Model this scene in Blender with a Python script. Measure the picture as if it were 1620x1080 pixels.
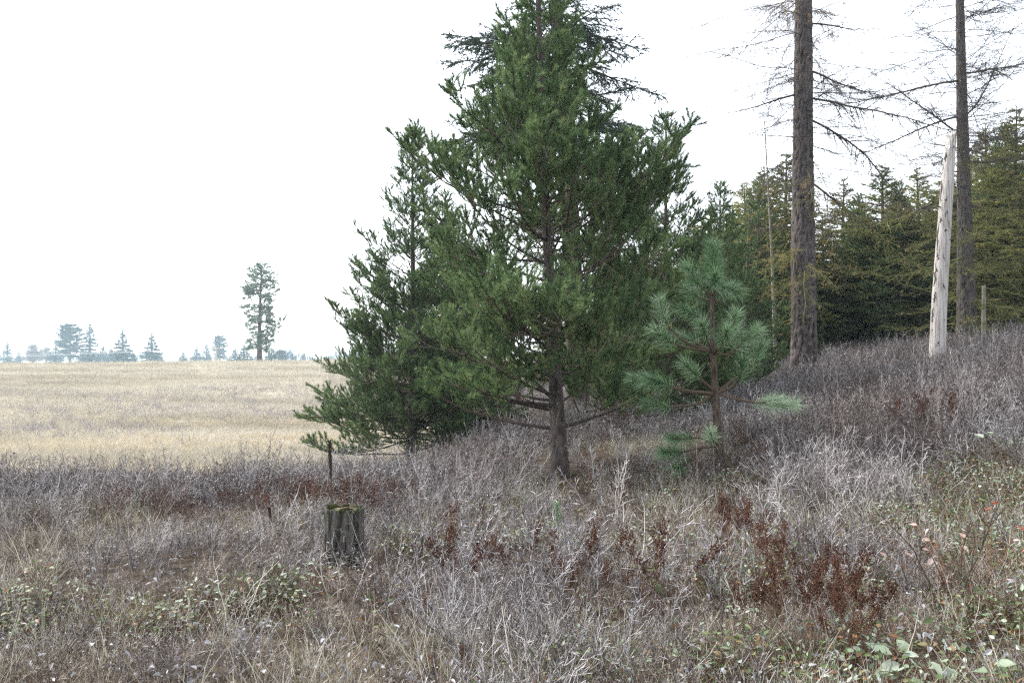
import bpy, math, random
import numpy as np

for o in list(bpy.data.objects):
    bpy.data.objects.remove(o)
scene = bpy.context.scene
COL = scene.collection
R = math.radians

# ------------------------------------------------------------------ camera
EYE, FX, HZ = 1.6, 1350.0, 560.0          # eye height (m), focal length and horizon row in photo pixels
cam = bpy.data.cameras.new('camera')
cam.sensor_width = 36.0
cam.lens = 36.0 * FX / 1620.0
cam.clip_start, cam.clip_end = 0.05, 3000.0
camo = bpy.data.objects.new('camera', cam)
COL.objects.link(camo)
camo.location = (0, 0, EYE)
camo.rotation_euler = (R(90) + math.atan((HZ - 540) / FX), 0, 0)
scene.camera = camo

# ------------------------------------------------------------------ overcast sky, sun, exposure
SUN_EL, SUN_AZ = R(48), R(-60)             # azimuth from +Y, negative = towards -X
world = bpy.data.worlds.new('World')
scene.world = world
world.use_nodes = True
wn = world.node_tree
wn.nodes.clear()
sky = wn.nodes.new('ShaderNodeTexSky')
sky.sky_type = 'NISHITA'
sky.sun_disc = False
sky.sun_elevation = SUN_EL
sky.sun_rotation = SUN_AZ
sky.air_density, sky.dust_density, sky.ozone_density = 1.0, 1.5, 1.0
hs = wn.nodes.new('ShaderNodeHueSaturation')
hs.inputs['Saturation'].default_value = 0.28
bgn = wn.nodes.new('ShaderNodeBackground')
bgn.inputs['Strength'].default_value = 0.13
wo = wn.nodes.new('ShaderNodeOutputWorld')
wn.links.new(sky.outputs[0], hs.inputs['Color'])
wn.links.new(hs.outputs[0], bgn.inputs['Color'])
wn.links.new(bgn.outputs[0], wo.inputs['Surface'])
sun = bpy.data.lights.new('sun', 'SUN')
sun.energy, sun.angle, sun.color = 1.4, R(18), (1.0, 0.97, 0.92)
suno = bpy.data.objects.new('sun', sun)
COL.objects.link(suno)
suno.rotation_euler = (R(90) - SUN_EL, 0, -SUN_AZ + R(180))
suno.location = (0, 0, 60)
vs = scene.view_settings
vs.view_transform, vs.look, vs.gamma, vs.exposure = 'Standard', 'None', 1.0, 2.1
vs.use_curve_mapping = False
scene.render.engine = 'CYCLES'
cy = scene.cycles
cy.max_bounces, cy.diffuse_bounces, cy.glossy_bounces = 4, 2, 1
cy.transmission_bounces, cy.transparent_max_bounces, cy.volume_bounces = 3, 6, 1
cy.use_denoising = False
cy.filter_width = 1.3
cy.caustics_reflective = cy.caustics_refractive = False

# ------------------------------------------------------------------ numeric helpers
def sm(a, b, x):
    t = np.clip((np.asarray(x, float) - a) / (b - a), 0, 1)
    return t * t * (3 - 2 * t)

def _h(ix, iy, s):
    n = (ix.astype(np.int64) * 374761393 + iy.astype(np.int64) * 668265263 + s * 1442695041) & 0xffffffff
    n = ((n ^ (n >> 13)) * 1274126177) & 0xffffffff
    return ((n ^ (n >> 16)) & 0xffff) / 65535.0

def vnoise(x, y, s=0):
    x = np.asarray(x, float); y = np.asarray(y, float)
    ix, iy = np.floor(x), np.floor(y)
    fx, fy = x - ix, y - iy
    fx = fx * fx * (3 - 2 * fx); fy = fy * fy * (3 - 2 * fy)
    a, b = _h(ix, iy, s), _h(ix + 1, iy, s)
    c, d = _h(ix, iy + 1, s), _h(ix + 1, iy + 1, s)
    return (a * (1 - fx) + b * fx) * (1 - fy) + (c * (1 - fx) + d * fx) * fy

def fbm(x, y, s=0, o=3):
    v, a, t = 0, 1.0, 0
    for i in range(o):
        v = v + a * vnoise(np.asarray(x) * 2 ** i, np.asarray(y) * 2 ** i, s + i * 7); t += a; a *= .5
    return v / t

# terrain: flat where the camera stands, rising bank on one side, hollow and rising meadow on the other
FY = np.array([-1e4, 0, 8.5, 12, 16, 20, 30, 45, 70, 95, 108, 125, 200, 400, 2000])
FZ = np.array([0, 0, 0, -.42, -.8, -1.0, -1.2, -1.1, -.45, .33, .52, .25, -3.2, -4.5, 6])

def az_of(x, y):
    return np.asarray(x) / np.maximum(np.asarray(y, float), 0.5)

def ground_z(x, y):
    x = np.asarray(x, float); y = np.asarray(y, float)
    t = (x - 1.5) / .9
    bank = .165 * .9 * np.where(t > 20, t, np.log1p(np.exp(np.minimum(t, 20))))
    bank = 4.5 * np.tanh(bank / 4.5)
    a = az_of(x, y)
    w = 1 - sm(-.17, .03, a)
    wob = ((fbm(x / 16, y / 14, 3) - .5) * .7 * sm(18, 40, y) + (fbm(x / 30 + 7, y / 22, 8) - .5) * 1.5 * sm(30, 60, y)) * w
    und = np.interp(y, [60, 100, 110], [0, 1, 1]) * (a + .27) * .8 * w
    return bank + np.interp(y, FY, FZ) * w + wob + und + (fbm(x / 1.3, y / 1.3, 11) - .5) * .10 + (fbm(x / 5, y / 5, 5) - .5) * .16

def gz(x, y):
    return float(ground_z(np.array([x]), np.array([y]))[0])

def at(u, v, d):
    """world point seen at photo pixel (u, v) at distance d along the view"""
    return ((u - 810) / FX * d, d, EYE + (HZ - v) / FX * d)

def edge_y(x, y):
    """distance at which the shrubs give way to the meadow"""
    a = az_of(x, y)
    e = np.interp(a, [-1.2, -.6, -.42, -.25, -.16, -.10, -.05, .02], [12.2, 12.4, 12.8, 13.6, 15.5, 19, 30, 60])
    return e + (fbm(np.asarray(x) / 1.8, np.asarray(y) / 1.8, 21) - .5) * 2.0

# ------------------------------------------------------------------ mesh building
def nrm(v):
    return v / np.maximum(np.linalg.norm(v, axis=-1, keepdims=True), 1e-9)

class Geo:
    def __init__(s):
        s.V, s.F, s.M, s.T, s.n = [], [], [], [], 0
    def add(s, V, F, mat=0, tint=.5):
        V = np.asarray(V, np.float32).reshape(-1, 3); F = np.asarray(F, np.int64).reshape(-1, 3)
        if len(V) == 0: return
        s.V.append(V); s.F.append(F + s.n); s.M.append(np.full(len(F), mat, np.int32))
        s.T.append(np.broadcast_to(np.asarray(tint, np.float32), (len(V),)).copy())
        s.n += len(V)
    def sticks(s, p0, p1, r0, r1, k=3, mat=0, tint=.5):
        p0 = np.asarray(p0, float).reshape(-1, 3); p1 = np.asarray(p1, float).reshape(-1, 3); n = len(p0)
        if n == 0: return
        d = nrm(p1 - p0)
        ref = np.where(np.abs(d[:, 2:3]) < .9, np.array([[0, 0, 1.]]), np.array([[1., 0, 0]]))
        a = nrm(np.cross(d, ref)); b = np.cross(d, a)
        th = np.arange(k) * 2 * math.pi / k
        off = a[:, None] * np.cos(th)[None, :, None] + b[:, None] * np.sin(th)[None, :, None]
        r0 = np.broadcast_to(np.asarray(r0, float), (n,))[:, None, None]; r1 = np.broadcast_to(np.asarray(r1, float), (n,))[:, None, None]
        V = np.concatenate([p0[:, None] + off * r0, p1[:, None] + off * r1], 1).reshape(-1, 3)
        j = np.arange(k); j2 = (j + 1) % k
        f = np.concatenate([np.stack([j, j2, j2 + k], 1), np.stack([j, j2 + k, j + k], 1)])
        F = (np.arange(n)[:, None, None] * 2 * k + f[None]).reshape(-1, 3)
        t = np.repeat(np.broadcast_to(np.asarray(tint, float), (n,)), 2 * k)
        s.add(V, F, mat, t)
    def needles(s, p, d, L, w, rng, mat=0, tint=.5):
        n = len(p)
        if n == 0: return
        side = nrm(np.cross(d, rng.normal(size=(n, 3))))
        L = np.broadcast_to(np.asarray(L, float), (n,))[:, None]; w = np.broadcast_to(np.asarray(w, float), (n,))[:, None]
        V = np.stack([p - side * w / 2, p + side * w / 2, p + d * L], 1).reshape(-1, 3)
        s.add(V, np.arange(3 * n).reshape(-1, 3), mat, np.repeat(np.broadcast_to(np.asarray(tint, float), (n,)), 3))
    def blades(s, p, d, L, w, bend, rng, mat=0, tint=.5, flat=None):
        """curved blades: base pair, middle pair, tip; bend is a vector added at the tip"""
        n = len(p)
        if n == 0: return
        side = nrm(np.cross(d, rng.normal(size=(n, 3)) if flat is None else flat))
        L = np.broadcast_to(np.asarray(L, float), (n,))[:, None]; w = np.broadcast_to(np.asarray(w, float), (n,))[:, None]
        bend = np.broadcast_to(np.asarray(bend, float), (n, 3))
        m = p + d * L * .55 + bend * .3
        t = p + d * L + bend
        V = np.stack([p - side * w / 2, p + side * w / 2, m - side * w * .4, m + side * w * .4, t], 1).reshape(-1, 3)
        f = np.array([[0, 1, 3], [0, 3, 2], [2, 3, 4]])
        s.add(V, (np.arange(n)[:, None, None] * 5 + f[None]).reshape(-1, 3), mat, np.repeat(np.broadcast_to(np.asarray(tint, float), (n,)), 5))
    def leaves(s, p, axis, up, L, W, rng, mat=0, tint=.5, fold=.25, curl=.2):
        """leaf blades with a midrib fold and curl: 8 triangles each"""
        n = len(p)
        if n == 0: return
        axis = nrm(axis); side = nrm(np.cross(axis, up)); nv = np.cross(side, axis)
        L = np.broadcast_to(np.asarray(L, float), (n,))[:, None, None]; W = np.broadcast_to(np.asarray(W, float), (n,))[:, None, None]
        tl = np.array([0, .3, .65, 1.0]); ww = np.array([.12, .9, .72, 0.05]) * .5
        c = rng.uniform(-1, 1, (n, 1)) * curl + curl * .6
        rows = []
        for i in range(4):
            mid = p[:, None] + axis[:, None] * (L * tl[i]) - nv[:, None] * (L * (tl[i] ** 2 * c[:, None]))
            for q in (-1, 0, 1):
                rows.append(mid + side[:, None] * (W * ww[i] * q) + nv[:, None] * (W * ww[i] * abs(q) * fold))
        V = np.concatenate(rows, 1).reshape(-1, 3)
        f = []
        for i in range(3):
            for q in range(2):
                a = i * 3 + q
                f += [[a, a + 1, a + 4], [a, a + 4, a + 3]]
        f = np.array(f)
        s.add(V, (np.arange(n)[:, None, None] * 12 + f[None]).reshape(-1, 3), mat, np.repeat(np.broadcast_to(np.asarray(tint, float), (n,)), 12))
    def tube(s, P, r, k=8, mat=0, tint=.5, cap=True):
        P = np.asarray(P, float); n = len(P); r = np.broadcast_to(np.asarray(r, float), (n,))
        d = nrm(np.gradient(P, axis=0))
        ref = np.array([1., 0, 0]) if abs(d[0][2]) > .8 else np.array([0, 0, 1.])
        a = nrm(np.cross(d, ref)); b = np.cross(d, a)
        th = np.arange(k) * 2 * math.pi / k
        V = (P[:, None] + (a[:, None] * np.cos(th)[None, :, None] + b[:, None] * np.sin(th)[None, :, None]) * r[:, None, None]).reshape(-1, 3)
        F = grid_faces(n, k)
        if cap:
            V = np.vstack([V, P[-1:]]); j = np.arange(k)
            F = np.vstack([F, np.stack([(n - 1) * k + j, (n - 1) * k + (j + 1) % k, np.full(k, n * k)], 1)])
        s.add(V, F, mat, tint)
    def build(s, name, mats, smooth=False):
        me = bpy.data.meshes.new(name)
        V = np.concatenate(s.V); F = np.concatenate(s.F)
        me.vertices.add(len(V)); me.vertices.foreach_set('co', V.ravel())
        me.loops.add(F.size); me.loops.foreach_set('vertex_index', F.astype(np.int32).ravel())
        me.polygons.add(len(F)); me.polygons.foreach_set('loop_start', np.arange(0, F.size, 3, dtype=np.int32))
        me.polygons.foreach_set('material_index', np.concatenate(s.M))
        if smooth: me.polygons.foreach_set('use_smooth', np.ones(len(F), bool))
        at_ = me.attributes.new('tint', 'FLOAT', 'POINT'); at_.data.foreach_set('value', np.concatenate(s.T))
        for m in mats: me.materials.append(m)
        me.update(calc_edges=True)
        return me

def grid_faces(n, k):
    i = np.arange(n - 1)[:, None]; j = np.arange(k)[None]; j2 = (j + 1) % k
    a, b, c, d = i * k + j, i * k + j2, (i + 1) * k + j2, (i + 1) * k + j
    return np.concatenate([np.stack([a, b, c], -1).reshape(-1, 3), np.stack([a, c, d], -1).reshape(-1, 3)])

def obj(name, me, parent=None, loc=(0, 0, 0), rot=(0, 0, 0), scale=1.0, **props):
    o = bpy.data.objects.new(name, me)
    COL.objects.link(o)
    o.location, o.rotation_euler = loc, rot
    o.scale = (scale,) * 3 if not hasattr(scale, '__len__') else scale
    if parent: o.parent = parent
    for k, v in props.items(): o[k] = v
    return o

def thing(name, label, cat, loc=(0, 0, 0), rotz=0, scale=1.0, group=None, rot=None):
    o = obj(name, None, None, loc, rot or (0, 0, rotz), scale, label=label, category=cat)
    o.empty_display_size = .1
    if group: o['group'] = group
    return o

# ------------------------------------------------------------------ materials
def new_mat(name):
    m = bpy.data.materials.new(name); m.use_nodes = True
    m.node_tree.nodes.clear()
    return m, m.node_tree

def N(t, typ, **kw):
    n = t.nodes.new(typ)
    for k, v in kw.items(): setattr(n, k, v)
    return n

def ramp(t, cols, pos=None, interp='LINEAR'):
    r = N(t, 'ShaderNodeValToRGB'); r.color_ramp.interpolation = interp
    e = r.color_ramp.elements
    pos = pos or [i / (len(cols) - 1) for i in range(len(cols))]
    while len(e) < len(cols): e.new(.5)
    for i, (c, p) in enumerate(zip(cols, pos)):
        e[i].position = p; e[i].color = (*c, 1)
    return r

def fin(t, col, rough=.7, spec=.2, trans=0.0, bump=None, normal_strength=.4):
    out = N(t, 'ShaderNodeOutputMaterial')
    p = N(t, 'ShaderNodeBsdfPrincipled')
    p.inputs['Roughness'].default_value = rough
    p.inputs['Specular IOR Level'].default_value = spec
    t.links.new(col, p.inputs['Base Color'])
    if bump is not None:
        b = N(t, 'ShaderNodeBump'); b.inputs['Strength'].default_value = normal_strength; b.inputs['Distance'].default_value = .02
        t.links.new(bump, b.inputs['Height']); t.links.new(b.outputs[0], p.inputs['Normal'])
    if trans > 0:
        tr = N(t, 'ShaderNodeBsdfTranslucent'); t.links.new(col, tr.inputs['Color'])
        mx = N(t, 'ShaderNodeMixShader'); mx.inputs[0].default_value = trans
        t.links.new(p.outputs[0], mx.inputs[1]); t.links.new(tr.outputs[0], mx.inputs[2]); t.links.new(mx.outputs[0], out.inputs[0])
    else:
        t.links.new(p.outputs[0], out.inputs[0])

def mix(t, f, a, b, mode='MIX'):
    m = N(t, 'ShaderNodeMix', data_type='RGBA', blend_type=mode)
    for s, v in ((m.inputs[0], f), (m.inputs[6], a), (m.inputs[7], b)):
        if hasattr(v, 'is_linked'): t.links.new(v, s)
        elif hasattr(v, '__len__'): s.default_value = (*v, 1)
        else: s.default_value = v
    return m.outputs[2]

def tint_mat(name, cols, pos=None, rough=.7, spec=.2, trans=0., vary=.35, patch=None):
    """colour from the per-piece 'tint' value, a value per instance and large soft patches over the ground"""
    m, t = new_mat(name)
    a = N(t, 'ShaderNodeAttribute', attribute_name='tint')
    oi = N(t, 'ShaderNodeObjectInfo')
    ma = N(t, 'ShaderNodeMath', operation='MULTIPLY_ADD')
    t.links.new(oi.outputs['Random'], ma.inputs[0]); ma.inputs[1].default_value = vary
    sb = N(t, 'ShaderNodeMath', operation='SUBTRACT'); t.links.new(a.outputs['Fac'], sb.inputs[0]); sb.inputs[1].default_value = vary / 2
    t.links.new(sb.outputs[0], ma.inputs[2])
    r = ramp(t, cols, pos); t.links.new(ma.outputs[0], r.inputs[0])
    c = r.outputs[0]
    if patch:
        g = N(t, 'ShaderNodeNewGeometry'); mp = N(t, 'ShaderNodeMapping')
        mp.inputs['Scale'].default_value = patch[2] if len(patch) > 2 else (1, 1, 1)
        nz = N(t, 'ShaderNodeTexNoise'); nz.inputs['Scale'].default_value = patch[1]; nz.inputs['Detail'].default_value = 3
        t.links.new(g.outputs['Position'], mp.inputs[0]); t.links.new(mp.outputs[0], nz.inputs[0])
        rr = ramp(t, [(0, 0, 0), (1, 1, 1)], [.38, .66]); t.links.new(nz.outputs[0], rr.inputs[0])
        c = mix(t, rr.outputs[0], c, mix(t, 1.0, c, patch[0], 'MULTIPLY'))
    fin(t, c, rough, spec, trans)
    return m

def bark_mat(name, cols, pos=None, scale=(9, 9, 2.2), bump=.8, tint_w=.5, moss=None, rough=.9):
    m, t = new_mat(name)
    tc = N(t, 'ShaderNodeTexCoord'); mp = N(t, 'ShaderNodeMapping'); mp.inputs['Scale'].default_value = scale
    t.links.new(tc.outputs['Object'], mp.inputs[0])
    nz = N(t, 'ShaderNodeTexNoise'); nz.inputs['Scale'].default_value = 3.0; nz.inputs['Detail'].default_value = 6; nz.inputs['Roughness'].default_value = .7
    t.links.new(mp.outputs[0], nz.inputs[0])
    a = N(t, 'ShaderNodeAttribute', attribute_name='tint')
    mm = N(t, 'ShaderNodeMix'); mm.inputs[0].default_value = tint_w
    t.links.new(nz.outputs[0], mm.inputs[2]); t.links.new(a.outputs['Fac'], mm.inputs[3])
    r = ramp(t, cols, pos); t.links.new(mm.outputs[0], r.inputs[0])
    c = r.outputs[0]
    if moss:
        n2 = N(t, 'ShaderNodeTexNoise'); n2.inputs['Scale'].default_value = moss[1]; n2.inputs['Detail'].default_value = 5
        t.links.new(tc.outputs['Object'], n2.inputs[0])
        rr = ramp(t, [(0, 0, 0), (1, 1, 1)], [moss[2], moss[2] + .1]); t.links.new(n2.outputs[0], rr.inputs[0])
        c = mix(t, rr.outputs[0], c, moss[0])
    fin(t, c, rough, .15, 0, nz.outputs[0], bump)
    return m

M = {}
M['pine_needle'] = tint_mat('pine_needle', [(.19, .080, .035), (.018, .038, .016), (.074, .135, .052), (.165, .245, .095), (.28, .34, .15)], [0, .12, .45, .8, 1], .55, .2, .25, .15)
M['fir_needle'] = tint_mat('fir_needle', [(.022, .040, .028), (.045, .085, .058), (.095, .15, .105)], None, .6, .15, .2, .3)
M['stand_needle'] = tint_mat('stand_needle', [(.060, .072, .025), (.15, .18, .056), (.29, .31, .105), (.38, .33, .125)], [0, .4, .85, 1], .6, .15, .2, .35)
M['open_needle'] = tint_mat('open_needle', [(.05, .055, .022), (.09, .10, .04), (.16, .15, .07), (.24, .19, .09)], None, .5, .3, .25, .3)
M['far_needle'] = tint_mat('far_needle', [(.020, .045, .035), (.035, .075, .055), (.07, .12, .08)], None, .6, .2, .2, .3)
M['lone_needle_glare'] = tint_mat('lone_needle_glare', [(.10, .14, .11), (.18, .24, .185), (.30, .36, .28)], None, .6, .2, .3, .2)  # sky glare around the lone pine put into its paler needle colour
M['far_bare'] = tint_mat('far_bare', [(.16, .13, .11), (.25, .21, .18)], None, .8, .1, 0, .3)
M['sapling_needle'] = tint_mat('sapling_needle', [(.032, .080, .030), (.115, .225, .092), (.29, .43, .23), (.58, .68, .48)], [0, .4, .8, 1], .4, .4, .3, .1)
M['moss_twig'] = tint_mat('moss_twig', [(.075, .080, .030), (.145, .150, .058), (.25, .25, .11)], None, .9, .05, 0, .3)
M['larch_twig'] = tint_mat('larch_twig', [(.048, .040, .037), (.085, .071, .064), (.15, .12, .09)], None, .85, .1, 0, .2)
M['larch_needle'] = tint_mat('larch_needle', [(.30, .19, .075), (.40, .29, .13), (.28, .25, .12)], None, .6, .2, .4, .2)
M['pine_twig'] = tint_mat('pine_twig', [(.085, .058, .040), (.14, .105, .075), (.26, .22, .18)], None, .85, .1, 0, .2)
M['pine_bark'] = bark_mat('pine_bark', [(.028, .022, .020), (.080, .064, .057), (.16, .13, .118)], [.25, .5, .78], (14, 14, 3))
M['larch_bark'] = bark_mat('larch_bark', [(.018, .014, .013), (.058, .048, .045), (.115, .095, .088), (.24, .18, .15)], [.28, .47, .64, .86], (8, 8, 1.3), 1.0, .55)
M['larch_bark_grey'] = bark_mat('larch_bark_grey', [(.024, .020, .018), (.075, .064, .058), (.15, .13, .118)], [.28, .5, .78], (8, 8, 1.6), 1.0, .5, ((.09, .09, .035), 1.4, .58))
M['fir_bark'] = bark_mat('fir_bark', [(.035, .028, .024), (.09, .075, .065), (.165, .145, .125)], None, (10, 10, 2.5), .8, .3, ((.085, .085, .03), 2.0, .55))
M['pole_mossy'] = bark_mat('pole_mossy', [(.11, .10, .085), (.20, .18, .15), (.30, .28, .25)], None, (12, 12, 2), .4, .3, ((.10, .10, .04), 3.0, .5))
M['grey_pole'] = bark_mat('grey_pole', [(.16, .14, .12), (.26, .23, .20), (.38, .35, .31)], None, (12, 12, 2), .4, .3)

# ground: needle litter and dark soil under the shrubs, straw on the meadow
def ground_material():
    m, t = new_mat('ground')
    g = N(t, 'ShaderNodeNewGeometry')
    n1 = N(t, 'ShaderNodeTexNoise'); n1.inputs['Scale'].default_value = 9; n1.inputs['Detail'].default_value = 8
    t.links.new(g.outputs['Position'], n1.inputs[0])
    soil = ramp(t, [(.020, .015, .011), (.050, .038, .028), (.11, .085, .062)], [.3, .5, .75]); t.links.new(n1.outputs[0], soil.inputs[0])
    mp = N(t, 'ShaderNodeMapping'); mp.inputs['Scale'].default_value = (.05, .22, 1); t.links.new(g.outputs['Position'], mp.inputs[0])
    n2 = N(t, 'ShaderNodeTexNoise'); n2.inputs['Scale'].default_value = 1.0; n2.inputs['Detail'].default_value = 6; n2.inputs['Roughness'].default_value = .6
    t.links.new(mp.outputs[0], n2.inputs[0])
    field = ramp(t, [(.36, .32, .28), (.50, .45, .37), (.47, .44, .34), (.56, .50, .41)], [.3, .45, .58, .75]); t.links.new(n2.outputs[0], field.inputs[0])
    n3 = N(t, 'ShaderNodeTexNoise'); n3.inputs['Scale'].default_value = 2.5; n3.inputs['Detail'].default_value = 8; t.links.new(g.outputs['Position'], n3.inputs[0])
    r3 = ramp(t, [(.55, .55, .55), (1.15, 1.15, 1.15)], [.3, .7]); t.links.new(n3.outputs[0], r3.inputs[0])
    f2 = mix(t, 1.0, field.outputs[0], r3.outputs[0], 'MULTIPLY')
    a = N(t, 'ShaderNodeAttribute', attribute_name='tint')
    c = mix(t, a.outputs['Fac'], soil.outputs[0], f2)
    fin(t, c, .95, .05, 0, n1.outputs[0], .6)
    return m
M['ground'] = ground_material()

# ------------------------------------------------------------------ ground sheet
rad = np.concatenate([[.25], np.geomspace(.6, 980, 220)])
K = 360
th = np.arange(K) * 2 * math.pi / K
gx = (rad[:, None] * np.sin(th)[None]).ravel(); gy = (rad[:, None] * np.cos(th)[None]).ravel()
g = Geo()
fld = sm(-1.0, 1.5, gy - edge_y(gx, gy)) * (gy > 5)
V = np.stack([gx, gy, ground_z(gx, gy)], 1)
V = np.vstack([V, [[0, 0, gz(0, 0)]]])
F = grid_faces(len(rad), K)[:, ::-1]
j = np.arange(K)
F = np.vstack([F, np.stack([j, np.full(K, len(V) - 1), (j + 1) % K], 1)])
g.add(V, F, 0, np.concatenate([fld, [0]]))
ground = obj('ground', g.build('ground', [M['ground']], True), kind='structure')

# ------------------------------------------------------------------ trees
UP = (0, 0, 1)

def grow(out, p, d, L, r, lvl, P, rng):
    """a branch as a polyline with side branches; collects (points, radii, level) and needle-bearing pieces"""
    step = P['step'][lvl]
    n = max(2, int(L / step + .5)); st = L / n
    px, py, pz = p; dx, dy, dz = d
    cv, jt = P['curv'][lvl], P['jit'][lvl]
    pts = [(px, py, pz)]; dirs = [(dx, dy, dz)]
    for i in range(n):
        f = i / n
        c = cv[0] + (cv[1] - cv[0]) * f
        dx += rng.gauss(0, jt); dy += rng.gauss(0, jt); dz += rng.gauss(0, jt) + c * st
        q = 1 / math.sqrt(dx * dx + dy * dy + dz * dz); dx *= q; dy *= q; dz *= q
        px += dx * st; py += dy * st; pz += dz * st
        pts.append((px, py, pz)); dirs.append((dx, dy, dz))
    out.append((pts, r, P['rtip'], lvl, L, rng.random()))
    if lvl >= P['maxlvl']: return
    s = P['f0'][lvl] * L + rng.random() * P['sp'][lvl]
    sgn = 1 if rng.random() < .5 else -1
    while s < L - P['end'][lvl]:
        i = min(n - 1, int(s / st)); fr = s / st - i
        a, b = pts[i], pts[i + 1]; D = dirs[i + 1]
        q = (a[0] + (b[0] - a[0]) * fr, a[1] + (b[1] - a[1]) * fr, a[2] + (b[2] - a[2]) * fr)
        for sg in ((1, -1) if rng.random() < P['pair'] else (sgn,)):
            hx, hy = D[1], -D[0]; hl = math.hypot(hx, hy) + 1e-6
            hx, hy = hx / hl, hy / hl
            ux, uy, uz = -D[2] * D[0], -D[2] * D[1], 1 - D[2] * D[2]
            ul = math.sqrt(ux * ux + uy * uy + uz * uz) + 1e-6
            ro = rng.gauss(P['roll'][0], P['roll'][1])
            cr, sr = math.cos(ro) * sg, math.sin(ro)
            sx, sy, sz = hx * cr + ux / ul * sr, hy * cr + uy / ul * sr, uz / ul * sr
            an = rng.gauss(P['ang'][0], P['ang'][1]); ca, sa = math.cos(an), math.sin(an)
            nd = (D[0] * ca + sx * sa, D[1] * ca + sy * sa, D[2] * ca + sz * sa)
            Lc = (P['ratio'][lvl] * (L - s) + P['minl'][lvl]) * rng.uniform(.65, 1.25)
            Lc = min(Lc, P['maxc'][lvl])
            grow(out, q, nd, Lc, max(P['rtip'], r * (1 - .7 * s / L) * .5), lvl + 1, P, rng)
        sgn = -sgn
        s += P['sp'][lvl] * rng.uniform(.7, 1.3)

def dress(out, P, rng, limb=None, mats=(0, 1), needle_ok=None):
    """turn collected branches into wood and needles"""
    nr = np.random.default_rng(rng.randrange(1 << 30))
    G = Geo()
    A, B, RA, RB, TT = [], [], [], [], []
    S0, S1, ST, SE = [], [], [], []
    for pts, r, rt, lvl, L, u in out:
        n = len(pts) - 1
        if lvl == 0 and limb is not None:
            rr = [r + (rt - r) * (i / n) ** .8 for i in range(n + 1)]
            limb.tube(pts, rr, 5, 0, .4 + .2 * u)
        else:
            for i in range(n):
                A.append(pts[i]); B.append(pts[i + 1])
                RA.append(r + (rt - r) * i / n); RB.append(r + (rt - r) * (i + 1) / n); TT.append(.35 + .4 * u)
        nl = P['nl'][lvl]
        if nl <= 0 or (needle_ok and not needle_ok(pts[-1], rng)): continue
        st = L / n; rem = nl
        for i in range(n - 1, -1, -1):
            if rem <= 0: break
            fr = min(1, rem / st)
            a, b = pts[i], pts[i + 1]
            S0.append(tuple(b[k] + (a[k] - b[k]) * fr for k in range(3))); S1.append(b); ST.append(u); SE.append(i == n - 1)
            rem -= st
    G.sticks(np.array(A), np.array(B), np.array(RA), np.array(RB), 3, mats[0], np.array(TT))
    if S0:
        S0, S1, ST = np.array(S0), np.array(S1), np.array(ST)
        ln = np.linalg.norm(S1 - S0, axis=1)
        cnt = nr.poisson(P['nden'] * ln + np.array(SE) * P['tip'])
        ix = np.repeat(np.arange(len(S0)), cnt); n = len(ix)
        f = nr.random(n)[:, None]
        p = S0[ix] * (1 - f) + S1[ix] * f
        ax = nrm(S1[ix] - S0[ix])
        pe = nr.normal(size=(n, 3)); pe = nrm(pe - ax * (pe * ax).sum(1, keepdims=True))
        an = nr.normal(P['nang'][0], P['nang'][1], n)[:, None]
        d = nrm(ax * np.cos(an) + pe * np.sin(an) + np.array([0, 0, P.get('nup', 0)]))
        tt = np.clip(ST[ix] * .55 + nr.random(n) * .35 + .12, .08, 1)
        tt = np.where(nr.random(n) < P.get('dead', 0), 0.0, tt)
        G.needles(p, d, P['nlen'] * nr.uniform(.7, 1.2, n), P['nw'], nr, mats[1], tt)
    return G

def lerp_path(path, z):
    zs = [p[0] for p in path]
    return (float(np.interp(z, zs, [p[1] for p in path])), float(np.interp(z, zs, [p[2] for p in path])))

def bark_trunk(path, rads, sides, rings, amp, freq, seed, k_around=9, flare=.25, top_cap=True):
    """a trunk with ridged bark: path [(z, x, y)], rads [(z, r)]"""
    z = np.linspace(path[0][0], path[-1][0], rings)
    zs = [p[0] for p in path]
    cx = np.interp(z, zs, [p[1] for p in path]); cyy = np.interp(z, zs, [p[2] for p in path])
    kk = max(3, rings // 14); ker = np.ones(kk) / kk
    cx = np.convolve(np.pad(cx, kk // 2, 'edge'), ker, 'same')[kk // 2:kk // 2 + rings]; cyy = np.convolve(np.pad(cyy, kk // 2, 'edge'), ker, 'same')[kk // 2:kk // 2 + rings]
    rr = np.interp(z, [q[0] for q in rads], [q[1] for q in rads])
    rr = rr * (1 + flare * np.exp(-np.maximum(z, 0) / (rads[0][1] * 2.0)))
    th = np.arange(sides) * 2 * math.pi / sides
    T, Z = np.meshgrid(th, z)
    X, Y = np.cos(T) * k_around / 2, np.sin(T) * k_around / 2
    n = vnoise(X * 1.6 + Y * 7.1, Z * freq, seed) * .5 + vnoise(X * 2.3 - Y * 3.3 + 31, Z * freq * 2.2, seed + 3) * .5
    rid = 1 - np.abs(n * 2 - 1) * 1.4
    big = fbm(X * .3 + 9, Z * .5 + Y * .3, seed + 5) - .5
    rad_ = rr[:, None] * (1 + amp * (rid - .5) + .10 * big)
    V = np.stack([cx[:, None] + rad_ * np.cos(T), cyy[:, None] + rad_ * np.sin(T), Z], -1).reshape(-1, 3)
    G = Geo()
    F = grid_faces(rings, sides); tint = np.clip(rid * .75 + .2 * n, 0, 1).ravel()
    if top_cap:
        V = np.vstack([V, [[cx[-1], cyy[-1], z[-1]]]]); j = np.arange(sides)
        F = np.vstack([F, np.stack([(rings - 1) * sides + j, (rings - 1) * sides + (j + 1) % sides, np.full(sides, rings * sides)], 1)])
        tint = np.append(tint, .5)
    G.add(V, F, 0, tint)
    return G

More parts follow.
